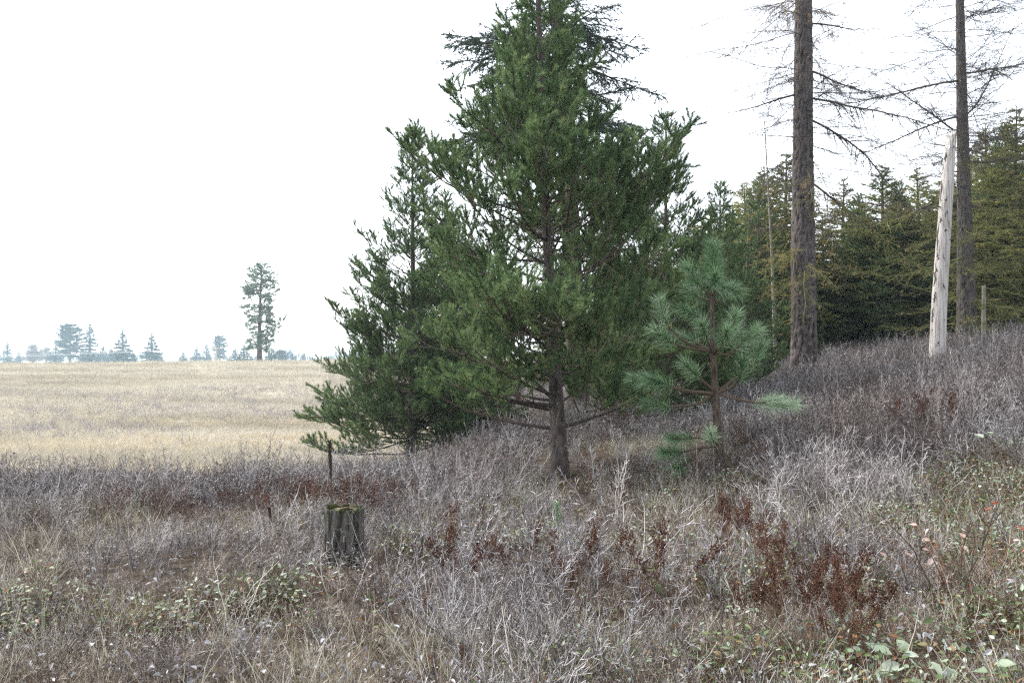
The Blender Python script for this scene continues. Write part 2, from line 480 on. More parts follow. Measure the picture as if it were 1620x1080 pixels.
def whorls(out, rng, path, zs, nper, Lf, elf, rf, P, az0=0, skip=.06, open_side=None):
    a0 = az0
    for z in zs:
        a0 += rng.uniform(.4, 1.2)
        n = nper(z) if callable(nper) else nper
        for k in range(n):
            if rng.random() < skip: continue
            az = a0 + k * 2 * math.pi / n + rng.gauss(0, .25)
            if open_side is not None and math.cos(az - open_side) > .6 and rng.random() < .45: continue
            zz = z + rng.gauss(0, .05); el = elf(z) + rng.gauss(0, .12)
            x, y = lerp_path(path, zz)
            L = Lf(z) * rng.uniform(.72, 1.15)
            grow(out, (x, y, zz), (math.cos(az) * math.cos(el), math.sin(az) * math.cos(el), math.sin(el)), L, rf(z), 0, P, rng)

def tree(name, label, cat, parts, loc, rotz=0, scale=1.0, group=None):
    t = thing(name, label, cat, loc, rotz, scale, group)
    for nm, me in parts:
        obj(nm, me, t, kind='stuff') if nm == 'crown' else obj(nm, me, t)
    return t

PINE = dict(step=[.14, .11, .09], curv=[(.12, .6), (1.0, 2.4), (1.8, 4.5)], jit=[.05, .07, .08], rtip=.003, maxlvl=2,
            f0=[.2, .2, .2], sp=[.18, .18, .2], end=[.05, .05, .04], pair=.75, roll=(.15, .5), ang=(.8, .2),
            ratio=[.5, .5, .4], minl=[.12, .11, .08], maxc=[1.1, .5, .3], nl=[.34, .27, .23],
            nden=520, tip=26, nlen=.068, nw=.0058, nang=(.68, .2), nup=.12, dead=.045)

def interp(tab):
    return lambda z: float(np.interp(z, [q[0] for q in tab], [q[1] for q in tab]))

# --- the big green pine in the middle
rng = random.Random(5)
PATH = [(-.2, 0, 0), (.86, -.05, 0), (2.2, -.12, .03), (3.4, -.20, 0), (4.9, -.235, -.03), (6.1, -.29, 0), (7.4, -.31, 0)]
RADS = [(-.2, .118), (.5, .106), (1.2, .082), (2.5, .06), (4.9, .042), (6.2, .028), (7.5, .008)]
out = []
zs = list(np.arange(1.05, 7.1, .25))
whorls(out, rng, PATH, zs, lambda z: 6 if z < 5 else 5,
       interp([(.8, 1.9), (1.5, 2.4), (2.6, 2.4), (3.4, 2.0), (4.1, 1.3), (4.7, 1.0), (5.4, .72), (6.0, .52), (7.1, .32)]),
       interp([(.8, .02), (2, .12), (3.5, .36), (4.6, .72), (6.2, .95), (7.1, 1.05)]),
       interp([(.8, .024), (3, .020), (5, .013), (7, .006)]), PINE, open_side=-1.57)
for az, el, z, L in ((2.85, .75, .95, 2.5), (3.0, .10, .62, 2.0), (.35, .25, .62, 1.9), (-.3, .15, .8, 1.8), (3.5, .15, .85, 1.9), (-.9, .05, .8, 1.7), (-2.2, .1, .9, 1.9)):
    x, y = lerp_path(PATH, z)
    grow(out, (x, y, z), (math.cos(az) * math.cos(el), math.sin(az) * math.cos(el), math.sin(el)), L, .03, 0, PINE, rng)
SAP = ((1139 - 887) / FX * 10.2, -1.2)          # the sapling grows here; low boughs ending around it are left out
out = [o for o in out if not (o[0][-1][2] < 3.1 and math.hypot(o[0][-1][0] - SAP[0] + .1, o[0][-1][1] - SAP[1]) < 1.25)]
limb = bark_trunk(PATH, RADS, 24, 140, .14, 7, 3, flare=.12)
crown = dress(out, PINE, rng, limb)
# bare grey dead twigs inside the crown
nr = np.random.default_rng(8)
n = 260
zz = nr.uniform(.7, 4.2, n); aa = nr.uniform(0, 6.28, n); rr0 = nr.uniform(.05, .9, n)
p0 = np.stack([np.interp(zz, [q[0] for q in PATH], [q[1] for q in PATH]) + np.cos(aa) * rr0, np.sin(aa) * rr0, zz], 1)
dd = nrm(np.stack([np.cos(aa), np.sin(aa), nr.normal(0, .5, n)], 1) + nr.normal(0, .35, (n, 3)))
for i in range(3):
    p1 = p0 + dd * nr.uniform(.08, .2, n)[:, None]
    crown.sticks(p0, p1, .004 - .001 * i, .003 - .001 * i, 3, 0, nr.uniform(.6, 1, n))
    p0 = p1; dd = nrm(dd + nr.normal(0, .35, (n, 3)))
PINE_A = (limb.build('pine_trunk', [M['pine_bark']], True), crown.build('pine_crown', [M['pine_twig'], M['pine_needle']]))
B = at(887, 757, 11)
tree('pine_tree', 'large bright green pine, tallest full tree in the middle of the picture', 'tree', [('trunk', PINE_A[0]), ('crown', PINE_A[1])], (B[0], 11, gz(B[0], 11) + .0))

# --- the younger, looser pine at the meadow's edge, dark low skirt
rng = random.Random(12)
P2 = dict(PINE, nden=330, nlen=.07, nw=.0058, sp=[.19, .19, .2], roll=(.1, .4), curv=[(.02, .55), (.9, 2.0), (1.6, 4.0)])
PATH2 = [(-.3, 0, 0), (3, .05, 0), (7.2, .02, 0)]
out = []
whorls(out, rng, PATH2, list(np.arange(.45, 6.9, .23)), lambda z: 7 if z < 3.5 else 4,
       interp([(.4, 2.3), (1.2, 2.4), (2.2, 2.15), (3.2, 1.8), (4.2, 1.35), (5.2, .95), (6.2, .6), (6.9, .3)]),
       interp([(.4, -.08), (1.5, .05), (3, .3), (5, .7), (6.5, 1.0)]), interp([(.4, .024), (3, .018), (6.5, .006)]), P2, skip=.1)
limb = bark_trunk(PATH2, [(-.3, .12), (1, .10), (4, .05), (7.3, .008)], 16, 80, .12, 6, 9)
crown = dress(out, P2, rng, limb)
PINE_B = (limb.build('edge_pine_trunk', [M['pine_bark']], True), crown.build('edge_pine_crown', [M['pine_twig'], M['pine_needle']]))

def put(name, label, mesh, u, d, vtop, hproto, rotz, group=None, cat='tree', wide=1.0):
    x = (u - 810) / FX * d
    z = gz(x, d)
    top = EYE + (HZ - vtop) / FX * d
    s = (top - z) / hproto
    t = tree(name, label, cat, [('trunk', mesh[0]), ('crown', mesh[1])], (x, d, z), rotz, s, group)
    t.scale.x = t.scale.y = s * wide
    return t

put('pine_tree', 'pale topped pine at the edge of the meadow, left of the large middle pine', PINE_B, 650, 17.0, 200, 7.2, 0.4)
put('pine_tree', 'dark low pine half hidden between the meadow pine and the large middle pine', PINE_B, 705, 18.5, 300, 7.2, 2.6)
put('pine_tree', 'pine with upright candle shoots rising just behind the right shoulder of the large middle pine', PINE_B, 1055, 15.5, 175, 7.2, 4.2)
put('pine_tree', 'small pine top showing between the middle pine and the bare trunks', PINE_B, 1140, 20.0, 285, 7.2, 1.5)

# --- the tall dark fir behind the pine, drooping sprays
FIR = dict(step=[.25, .16, .12], curv=[(-.22, -.02), (-.35, -.2), (-1.6, -.8)], jit=[.05, .07, .08], rtip=.004, maxlvl=2,
           f0=[.15, .1, .1], sp=[.17, .15, .2], end=[.05, .04, .04], pair=.8, roll=(-.1, .35), ang=(.9, .2),
           ratio=[.42, .4, .4], minl=[.14, .12, .08], maxc=[1.2, .45, .3], nl=[.6, 9, 9],
           nden=110, tip=3, nlen=.055, nw=.014, nang=(.8, .25), nup=-.1)
rng = random.Random(31)
PATH3 = [(-.3, 0, 0), (5, -.25, .05), (9.5, -.75, .05), (16, -1.2, 0)]
out = []
whorls(out, rng, PATH3, list(np.arange(3.0, 15.6, .36)), 5,
       interp([(3, 2.2), (6, 2.6), (8, 2.5), (9.5, 2.1), (11, 1.8), (13, 1.4), (15.5, .5)]),
       interp([(3, -.05), (8, .12), (12, .3), (15, .6)]), interp([(3, .035), (10, .03), (15, .01)]), FIR, skip=.45)
for k in range(16):
    side = 0 if k % 4 else 1
    z = rng.uniform(6.4, 8.3) if side == 0 else rng.uniform(5.9, 7.4)
    az = (math.pi if side == 0 else 0) + rng.gauss(-.35 if side == 0 else -.8, .3); el = rng.gauss(.12, .1)
    x, y = lerp_path(PATH3, z)
    grow(out, (x, y, z), (math.cos(az) * math.cos(el), math.sin(az) * math.cos(el), math.sin(el)), rng.uniform(2.2, 3.5) if side == 0 else rng.uniform(1.4, 2.2), .03, 0, FIR, rng)
for z, L, el in ((9.0, 2.2, -.15), (8.3, 2.6, -.25)):
    x, y = lerp_path(PATH3, z)
    grow(out, (x, y, z), (math.cos(-.8), math.sin(-.8), el), L, .04, 0, FIR, rng)
limb = bark_trunk(PATH3, [(-.3, .26), (6, .19), (12, .1), (16.2, .01)], 24, 120, .12, 5, 19)
crown = dress(out, FIR, rng, limb)
x3 = (915 - 810) / FX * 20
tree('fir_tree', 'tall dark fir with drooping sprays towering behind the large middle pine', 'tree',
     [('trunk', limb.build('tall_fir_trunk', [M['fir_bark']], True)), ('crown', crown.build('tall_fir_crown', [M['pine_twig'], M['fir_needle']]))], (x3, 20, gz(x3, 20)), .8)

# --- firs of the dark stand: dense, open and yellowing, and mossy kinds
def stand_fir(seed, needle, width, live_from, dens, droop):
    rng = random.Random(seed)
    P = dict(step=[.3, .2, .15], curv=[(-.15 - droop, .1), (-.2, .1), (-.3, .2)], jit=[.06, .08, .08], rtip=.005, maxlvl=2,
             f0=[.12, .1, .1], sp=[.2, .2, .25], end=[.05, .05, .05], pair=.85, roll=(0, .35), ang=(.9, .2),
             ratio=[.45, .4, .4], minl=[.12, .10, .08], maxc=[1.0, .4, .3], nl=[.5, 9, 9],
             nden=dens, tip=3, nlen=.075, nw=.022, nang=(.8, .3), nup=.05)
    path = [(-.3, 0, 0), (5, .08, -.05), (9, 0, 0)]
    out = []
    whorls(out, rng, path, list(np.arange(live_from, 8.8, .27)), 6,
           interp([(.5, width), (2.5, width * 1.05), (5, width * .75), (7, width * .42), (8.8, .15)]),
           interp([(.5, -.15), (4, .1), (8.5, .7)]), interp([(.5, .025), (8, .006)]), P, skip=.12)
    limb = bark_trunk(path, [(-.3, .15), (5, .09), (9, .01)], 12, 50, .1, 4, seed)
    crown = dress(out, P, rng, limb)
    # mossy dead lower twigs
    out2 = []
    P2 = dict(P, nl=[0, 0, 0], sp=[.2, .22, .3], curv=[(-.2, -.1), (-.5, -.3), (-.5, -.3)])
    whorls(out2, rng, path, list(np.arange(.25, max(live_from + 1.2, 3.2), .24)), 5, lambda z: width * 1.0, lambda z: -.05, lambda z: .016, P2, skip=.1)
    c2 = dress(out2, P2, rng, None, (2, 2))
    for Vv, Ff, Mm, Tt in zip(c2.V, c2.F, c2.M, c2.T): crown.add(Vv, Ff - Ff.min(), 2, Tt)
    return (limb.build('stand_fir_trunk', [M['fir_bark']], True), crown.build('stand_fir_crown', [M['pine_twig'], M[needle], M['moss_twig']]))

SF = [stand_fir(41, 'stand_needle', 2.1, .9, 105, 0), stand_fir(43, 'stand_needle', 2.4, 1.4, 85, .08), stand_fir(47, 'open_needle', 1.9, 1.6, 60, .05)]
stand = [
    (0, 1178, 30, 300, 'fir whose tip shows just beyond the right edge of the small pine top'),
    (1, 1210, 28, 272, 'olive fir behind the thin dead pole, left of the great larch'),
    (0, 1246, 29, 252, 'dark fir hugging the left flank of the great larch trunk'),
    (2, 1337, 31, 288, 'open yellowing fir alone in the sky gap right of the great larch'),
    (1, 1397, 28, 268, 'broad fir midway between the great larch and the white snag'),
    (0, 1452, 31, 276, 'dark fir close behind the white snag, on its left'),
    (1, 1562, 29, 208, 'yellow green fir top just right of the second larch'),
    (0, 1612, 25, 180, 'deep green fir filling the right edge of the picture'),
    (1, 1690, 27, 150, 'fir standing past the right edge, only its branches reaching in'),
]
for i, (k, u, d, v, lab) in enumerate(stand):
    put('fir_tree', lab, SF[k], u, d, v - 14, 9.0, i * 1.3, wide=1.25)
back = [
    (0, 960, 33, 380, 'fir deep in the stand, glimpsed through the right half of the large middle pine'),
    (1, 1035, 36, 350, 'fir deep in the stand behind the pine with candle shoots'),
    (0, 1100, 34, 345, 'fir deep in the stand, showing just above the tip of the sapling'),
    (1, 1150, 40, 350, 'fir deep in the stand below the small pine top'),
    (1, 1300, 44, 430, 'lowest fir in the sky gap right of the great larch'),
    (0, 1375, 38, 350, 'fir deep in the stand between the open yellowing fir and the broad fir'),
    (1, 1428, 40, 340, 'fir deep in the stand between the broad fir and the dark one by the snag'),
    (0, 1490, 37, 325, 'fir deep in the stand straight behind the white snag'),
    (1, 1535, 39, 310, 'fir deep in the stand straight behind the second larch trunk'),
    (0, 1585, 36, 290, 'fir deep in the stand between the yellow green fir and the right edge'),
    (1, 1265, 42, 380, 'fir deep in the stand straight behind the great larch trunk'),
    (0, 1195, 41, 370, 'fir deep in the stand just left of the thin dead pole'),
    (1, 1650, 35, 260, 'fir deep in the stand past the right edge of the picture'),
    (0, 880, 36, 430, 'fir deep in the stand straight behind the trunk of the large middle pine'),
    (1, 1225, 38, 340, 'fir deep in the stand between the thin dead pole and the slim grey trunk'),
    (0, 1465, 42, 330, 'fir deep in the stand, far left of the white snag top'),
    (0, 1125, 27, 325, 'full fir close behind the sapling, a little left of its tip'),
    (1, 1160, 33, 318, 'olive fir between the small pine top and the thin dark stem'),
    (0, 1360, 30, 318, 'dark fir just right of the open yellowing one'),
    (1, 1425, 29, 300, 'olive fir halfway up the gap left of the white snag'),
    (0, 1500, 30, 268, 'dark fir filling the gap between white snag and second larch'),
    (1, 1585, 31, 232, 'olive fir close beside the yellow green top at the right'),
    (0, 1540, 33, 245, 'dark fir rising straight behind the second larch'),
    (1, 1635, 30, 205, 'olive fir cut by the right edge of the picture'),
    (1, 1010, 42, 400, 'fir farthest back behind the right side of the large middle pine'),
]
for i, (k, u, d, v, lab) in enumerate(back):
    put('fir_tree', lab, SF[k], u, d, v, 9.0, i * 2.1 + .5, 'firs deep in the dark stand', wide=1.4)

put('fir_tree', 'ochre tinted open fir showing right beside the great larch trunk', SF[2], 1302, 28, 335, 9.0, 1.0, wide=1.2)
put('fir_tree', 'ochre tinted open fir a little left of the white snag', SF[2], 1440, 27, 320, 9.0, 2.4, wide=1.3)
put('fir_tree', 'ochre tinted open fir between the second larch and the right edge', SF[2], 1575, 25.5, 262, 9.0, 4.4, wide=1.2)
put('pine_tree', 'soft rounded pine between the thin dark stem and the thin dead pole', PINE_B, 1200, 26.5, 282, 7.2, 0.9)
put('pine_tree', 'soft green pine just left of the white snag, in front of the firs', PINE_B, 1425, 27.5, 285, 7.2, 3.0)
put('pine_tree', 'soft green pine beside the right edge, in front of the firs', PINE_B, 1592, 26.5, 196, 7.2, 5.0)
put('pine_tree', 'soft pine low between the great larch and the broad fir', PINE_B, 1360, 29.5, 305, 7.2, 2.0)

# --- larches: bare branches with fine hanging twigs
def larch(seed, path, rads, zs, Lf, elf, curv, mat, hang, yellow, twigs=1.0, extra=()):
    rng = random.Random(seed)
    P = dict(step=[.22, .14, .1], curv=[curv, (-.5, -.1), (-1.2, -.6)], jit=[.06, .09, .1], rtip=.0022, maxlvl=2,
             f0=[.12, .1, .1], sp=[.12 / twigs, .15, .2], end=[.03, .03, .03], pair=.7, roll=(-.2 if hang else .1, .6), ang=(.85, .3),
             ratio=[.20, .35, .4], minl=[.12, .07, .08], maxc=[.9, .35, .3], nl=[0, 0, 0])
    out = []
    for z in zs:
        az = rng.uniform(0, 6.283); el = elf(z) + rng.gauss(0, .18)
        x, y = lerp_path(path, z)
        grow(out, (x, y, z), (math.cos(az) * math.cos(el), math.sin(az) * math.cos(el), math.sin(el)), Lf(z) * rng.uniform(.5, 1.4), rng.uniform(.007, .016), 0, P, rng)
    for az, el, z, L in extra:
        x, y = lerp_path(path, z)
        grow(out, (x, y, z), (math.cos(az) * math.cos(el), math.sin(az) * math.cos(el), math.sin(el)), L, .035, 0, P, rng)
    limb = bark_trunk(path, rads, 56, 420, .20, 4.5, seed, 12, .10)
    n0 = limb.n
    crown = Geo()
    wood = Geo()
    c = dress(out, dict(P, nl=[0, 0, 0]), rng, wood)
    # limbs move into the crown's twig material; a few tufts of yellow needles stay on
    for Vv, Ff, Tt in zip(wood.V, wood.F, wood.T): crown.add(Vv, Ff - Ff.min(), 0, Tt)
    for Vv, Ff, Tt in zip(c.V, c.F, c.T): crown.add(Vv, Ff - Ff.min(), 0, Tt)
    nr = np.random.default_rng(seed)
    # spur shoots: small knobs along the twigs
    pp = np.concatenate([np.array(o[0][1:]) for o in out if o[3] >= 1])
    sel = pp[nr.random(len(pp)) < .3]
    dd = nrm(nr.normal(size=(len(sel), 3)))
    crown.sticks(sel, sel + dd * .018, .006, .004, 3, 0, .4)
    ys = [o for o in out if o[3] >= 1 and rng.random() < yellow[0] and yellow[1](o[0][0])]
    if ys:
        q = np.concatenate([np.array(o[0]) for o in ys]); q = np.repeat(q, 7, 0)
        crown.needles(q + nr.normal(0, .01, q.shape), nrm(nr.normal(size=q.shape) + [0, 0, .3]), .045, .008, nr, 1, nr.random(len(q)))
    # lichen and moss on the low limbs
    for i in range(len(crown.V)):
        base = sum(len(q) for q in crown.V[:i])
        zf = crown.V[i][(crown.F[i] - base)[:, 0], 2]
        crown.M[i] = np.where((crown.M[i] == 0) & (zf < 4.6 + .8 * np.sin(zf * 9)), 2, crown.M[i]).astype(np.int32)
    return (limb.build('larch_trunk', [mat], True), crown.build('larch_crown', [M['larch_twig'], M['larch_needle'], M['moss_twig']]))

d1 = 22.0
x1 = (1272 - 810) / FX * d1
L1 = larch(61, [(-.4, 0, 0), (6, .0, 0), (11, .05, 0), (19, .1, 0)], [(-.4, .32), (1.5, .29), (5, .25), (9.5, .205), (14, .14), (19.2, .03)],
           [2.0 + i * .07 for i in range(214)], interp([(2, 1.8), (5, 2.6), (9, 3.0), (13, 2.6), (18, 1)]),
           interp([(2, -.25), (6, -.12), (12, .1), (18, .4)]), (-.18, .12), M['larch_bark'], True,
           (.10, lambda p: 1.2 < p[2] < 5 or 8.8 < p[2] < 9.8), .9,
           ((-.15, -.45, 6.8, 5.2), (.1, -.1, 8.0, 3.6), (-.3, -.2, 7.3, 5.0), (3.3, -.1, 7.4, 2.6), (.2, -.5, 5.2, 4.6), (-.1, .05, 9.2, 1.9)))
tree('larch_tree', 'great larch with thick furrowed reddish trunk and bare drooping branches', 'tree', [('trunk', L1[0]), ('crown', L1[1])], (x1, d1, gz(x1, d1)))
d2 = 24.0
x2 = (1526 - 810) / FX * d2
L2 = larch(67, [(-.4, .1, 0), (4, .02, 0), (10, -.06, 0), (18, -.15, 0)], [(-.4, .30), (1, .24), (4, .175), (8.5, .115), (13, .075), (18.2, .02)],
           [.7 + i * .062 for i in range(250)], interp([(.7, 2.4), (4, 3.0), (8, 3.6), (12, 2.8), (17, .8)]),
           interp([(.7, -.12), (4, -.1), (9, .05), (16, .5)]), (-.05, .26), M['larch_bark_grey'], False,
           (.03, lambda p: p[2] < 5), .8,
           ((3.0, -.12, 6.6, 4.6), (3.2, -.12, 7.6, 4.8), (3.05, -.15, 4.4, 4.4), (2.9, .75, 6.0, 3.6), (.2, -.05, 5.3, 3.0), (.3, .7, 6.5, 3.4), (.1, .1, 7.8, 3.4), (3.3, -.2, 2.6, 3.5), (-.2, -.25, 1.8, 3.0), (-.5, -.35, 1.5, 2.6)))
tree('larch_tree', 'second larch, grey trunk behind the white snag, long bare upswept branches', 'tree', [('trunk', L2[0]), ('crown', L2[1])], (x2, d2, gz(x2, d2)))

# ------------------------------------------------------------------ meadow trees far off
def far_conifer(seed, kind):
    rng = random.Random(seed)
    P = dict(step=[.5, .4, .3], curv=[(-.1, .15), (0, 0), (0, 0)], jit=[.08, .1, .1], rtip=.02, maxlvl=1,
             f0=[.15, .1, .1], sp=[.35, .3, .3], end=[.1, .1, .1], pair=.9, roll=(0, .4), ang=(.9, .2),
             ratio=[.45, .4, .4], minl=[.2, .1, .1], maxc=[1.2, .4, .3], nl=[9, 9, 9], nden=34, tip=3, nlen=.28, nw=.12, nang=(.8, .35))
    path = [(-1, 0, 0), (12, 0, 0)]
    out = []
    if kind == 'cone':
        whorls(out, rng, path, list(np.arange(.6, 11.8, .5)), 6, interp([(.6, 2.7), (4, 2.2), (8, 1.2), (11.8, .2)]), interp([(0, -.1), (8, .2), (11.8, .8)]), lambda z: .05, P, skip=.15)
    elif kind == 'narrow':
        whorls(out, rng, path, list(np.arange(.6, 11.8, .45)), 6, interp([(.6, 1.8), (5, 1.4), (9, .8), (11.8, .15)]), interp([(0, -.2), (8, 0), (11.8, .8)]), lambda z: .05, P, skip=.25)
    else:
        whorls(out, rng, path, list(np.arange(3.0, 11.3, .42)), 6, interp([(3, 1.8), (6, 3.0), (9, 2.8), (10.5, 1.7), (11.3, .9)]), interp([(3, 0), (8, .35), (11.3, .9)]), lambda z: .06, P, skip=.2)
    limb = bark_trunk(path, [(-1, .3), (6, .18), (12.1, .03)], 8, 12, .05, 2, seed)
    crown = dress(out, P, rng, limb)
    return (limb.build('far_trunk', [M['fir_bark']], True), crown.build('far_crown', [M['pine_twig'], M['far_needle']]))

def far_leafless(seed):
    rng = random.Random(seed)
    P = dict(step=[.5, .35, .3], curv=[(.15, .3), (.2, .3), (.2, .3)], jit=[.1, .12, .12], rtip=.012, maxlvl=2,
             f0=[.1, .1, .1], sp=[.32, .22, .2], end=[.1, .1, .1], pair=.7, roll=(.1, .8), ang=(.6, .2),
             ratio=[.5, .5, .4], minl=[.4, .3, .2], maxc=[2.0, 1.2, .5], nl=[0, 0, 0])
    path = [(-1, 0, 0), (11, 0, 0)]
    out = []
    whorls(out, rng, path, list(np.arange(1.5, 10.5, .55)), 4, interp([(1.5, 4.2), (6, 3.6), (10.5, 1.2)]), lambda z: .85, lambda z: .05, P)
    limb = bark_trunk(path, [(-1, .22), (6, .12), (11, .02)], 8, 12, .05, 2, seed)
    crown = dress(out, P, rng, limb, (0, 0))
    return (limb.build('leafless_trunk', [M['far_bare']], True), crown.build('leafless_crown', [M['far_bare']]))

FC = {'cone': far_conifer(71, 'cone'), 'narrow': far_conifer(72, 'narrow'), 'round': far_conifer(73, 'round'), 'bare': far_leafless(74)}
far = [
    ('narrow', 12, 250, 541, 'slim far conifer nearest the left edge of the picture'),
    ('bare', 52, 240, 544, 'pale leafless tree in the far tree line, second from the left edge'),
    ('bare', 73, 260, 549, 'smaller pale leafless tree left of the broad far pine'),
    ('cone', 88, 230, 546, 'small dark far conifer at the foot of the broad round pine'),
    ('round', 111, 220, 511, 'broad round topped pine, largest in the far tree line'),
    ('narrow', 142, 225, 511, 'tall slim far conifer beside the broad round pine'),
    ('cone', 163, 250, 547, 'low far conifer right of the tall slim one'),
    ('cone', 176, 240, 551, 'low bushy far conifer left of the dark pointed one'),
    ('cone', 194, 200, 521, 'dark pointed far conifer midway along the tree line'),
    ('cone', 211, 230, 558, 'little far conifer at the right foot of the dark pointed one'),
    ('cone', 240, 205, 526, 'far conifer standing alone before the gap in the tree line'),
    ('cone', 253, 240, 558, 'little far conifer on the right of the lone far conifer'),
    ('cone', 290, 260, 556, 'low far conifer at the left end of the clump by the utility pole'),
    ('cone', 311, 250, 549, 'middle sized far conifer left of the utility pole'),
    ('narrow', 327, 255, 544, 'narrow far conifer just left of the utility pole'),
    ('round', 348, 250, 530, 'rounded far pine rising behind the utility pole'),
    ('cone', 372, 200, 551, 'low far conifer between the utility pole and the lone meadow pine'),
    ('cone', 386, 170, 545, 'greenish far conifer at the left foot of the lone meadow pine'),
    ('cone', 430, 170, 549, 'greenish far conifer at the right foot of the lone meadow pine'),
    ('round', 446, 210, 553, 'low rounded far pine right of the lone meadow pine'),
    ('cone', 463, 240, 558, 'low far conifer close to the branches of the meadow edge pine'),
    ('cone', 130, 260, 552, 'low far conifer between the round pine and the tall slim one'),
    ('cone', 30, 270, 556, 'low far conifer between the slim one and the leafless tree'),
    ('cone', 478, 260, 560, 'lowest far conifer, touching the meadow edge pine'),
]
for i, (k, u, d, v, lab) in enumerate(far):
    t = put('far_' + ('leafless_tree' if k == 'bare' else 'conifer'), lab, FC[k], u, d * 1.8, v, 12.0 if k != 'bare' else 11.0, i * 1.7)
    if u in (111, 348): t.scale.x = t.scale.y = t.scale.z * (1.45 if u == 111 else 1.2)
    else: t.scale.x = t.scale.y = t.scale.z * (2.2 if v > 540 else 1.7)

# the lone tall pine on the crest of the meadow
rng = random.Random(81)
LP = dict(step=[.3, .22, .2], curv=[(-.1, .2), (.2, .4), (.3, .6)], jit=[.12, .14, .12], rtip=.008, maxlvl=2,
          f0=[.3, .25, .2], sp=[.3, .3, .3], end=[.1, .1, .1], pair=.5, roll=(.1, .6), ang=(.85, .25),
          ratio=[.45, .4, .4], minl=[.2, .15, .1], maxc=[1.2, .5, .3], nl=[.6, .5, .4], nden=70, tip=22, nlen=.20, nw=.026, nang=(.8, .35))
path = [(-.5, .1, 0), (3, 0, 0), (7, .1, 0), (11.6, .25, 0)]
out = []
whorls(out, rng, path, list(np.arange(2.2, 11.5, .27)), 5,
       interp([(2, 1.6), (3.5, 1.8), (5.5, 1.8), (7.5, 2.3), (9.5, 2.3), (10.7, 1.6), (11.5, 1.0)]), interp([(2, -.3), (5, .1), (8, .3), (10, .5), (11.4, 1.0)]), lambda z: .05, LP, skip=.25)
grow(out, (.1, 0, 4.0), (.9, .1, .35), 3.6, .09, 0, LP, rng)
grow(out, (.1, 0, 3.4), (.85, -.2, .3), 3.0, .08, 0, LP, rng)
grow(out, (0, 0, 2.2), (-.8, .2, .5), 1.7, .09, 0, LP, rng)
limb = bark_trunk(path, [(-.5, .42), (1, .30), (5, .20), (9, .12), (11.8, .03)], 14, 60, .1, 3, 83)
crown = dress(out, LP, rng, limb)
LONE = (limb.build('lone_pine_trunk', [M['pine_bark']], True), crown.build('lone_pine_crown', [M['pine_twig'], M['lone_needle_glare']]))
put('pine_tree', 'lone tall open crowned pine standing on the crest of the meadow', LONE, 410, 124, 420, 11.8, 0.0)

# utility pole and its two wires behind the crest
dp = 150.0
xp = (342 - 810) / FX * dp
zt = EYE + (HZ - 549) / FX * dp
zb = gz(xp, dp)
pm = tint_mat('utility_wood', [(.34, .31, .28), (.42, .39, .36)], None, .8)
t = thing('utility_pole', 'weathered utility pole poking up behind the meadow crest', 'utility pole', (xp, dp, zb))
G = Geo(); G.tube([(0, 0, -.5), (0, 0, (zt - zb) * .5), (0, 0, zt - zb)], [.17, .15, .12], 10); obj('pole', G.build('pole', [pm], True), t)
G = Geo(); h = zt - zb - .35
G.tube([(-.9, -.16, h - .06), (-.9, -.16, h + .06)], [.05, .05], 4); G.tube([(-1.1, -.16, h), (1.1, -.16, h)], [.07, .07], 4)
obj('crossarm', G.build('crossarm', [pm], False), t)
im = tint_mat('insulator', [(.3, .32, .33), (.4, .42, .43)], None, .3)
for q in (-1, 1):
    G = Geo(); G.tube([(q * .95, -.16, h + .07), (q * .95, -.16, h + .13), (q * .95, -.16, h + .2), (q * .95, -.16, h + .26)], [.03, .06, .06, .02], 8)
    obj('insulator', G.build('insulator', [im], True), t)
wm = tint_mat('wire', [(.5, .52, .53), (.6, .62, .63)], None, .35, .5)
for q, lab in ((-1, 'lower of the two pale power wires strung from the utility pole'), (1, 'upper of the two pale power wires strung from the utility pole')):
    G = Geo()
    P0 = np.array([xp + q * .95, dp - .16, zb + h + .26])
    ends = [np.array([-118., 138, EYE + (HZ - (566 if q < 0 else 560)) / FX * 138]), np.array([30., 175, EYE + (HZ - 548) / FX * 175])]
    pts = []
    for e, rv in ((ends[0], True), (ends[1], False)):
        f = np.linspace(0, 1, 24)[:, None]
        c = P0 * (1 - f) + e * f; c[:, 2] -= (4 * f * (1 - f))[:, 0] * .7
        pts.append(c[::-1] if rv else c[1:])
    G.tube(np.concatenate(pts), .022, 5)
    obj('power_wire', G.build('power_wire', [wm]), label=lab, category='power wire')

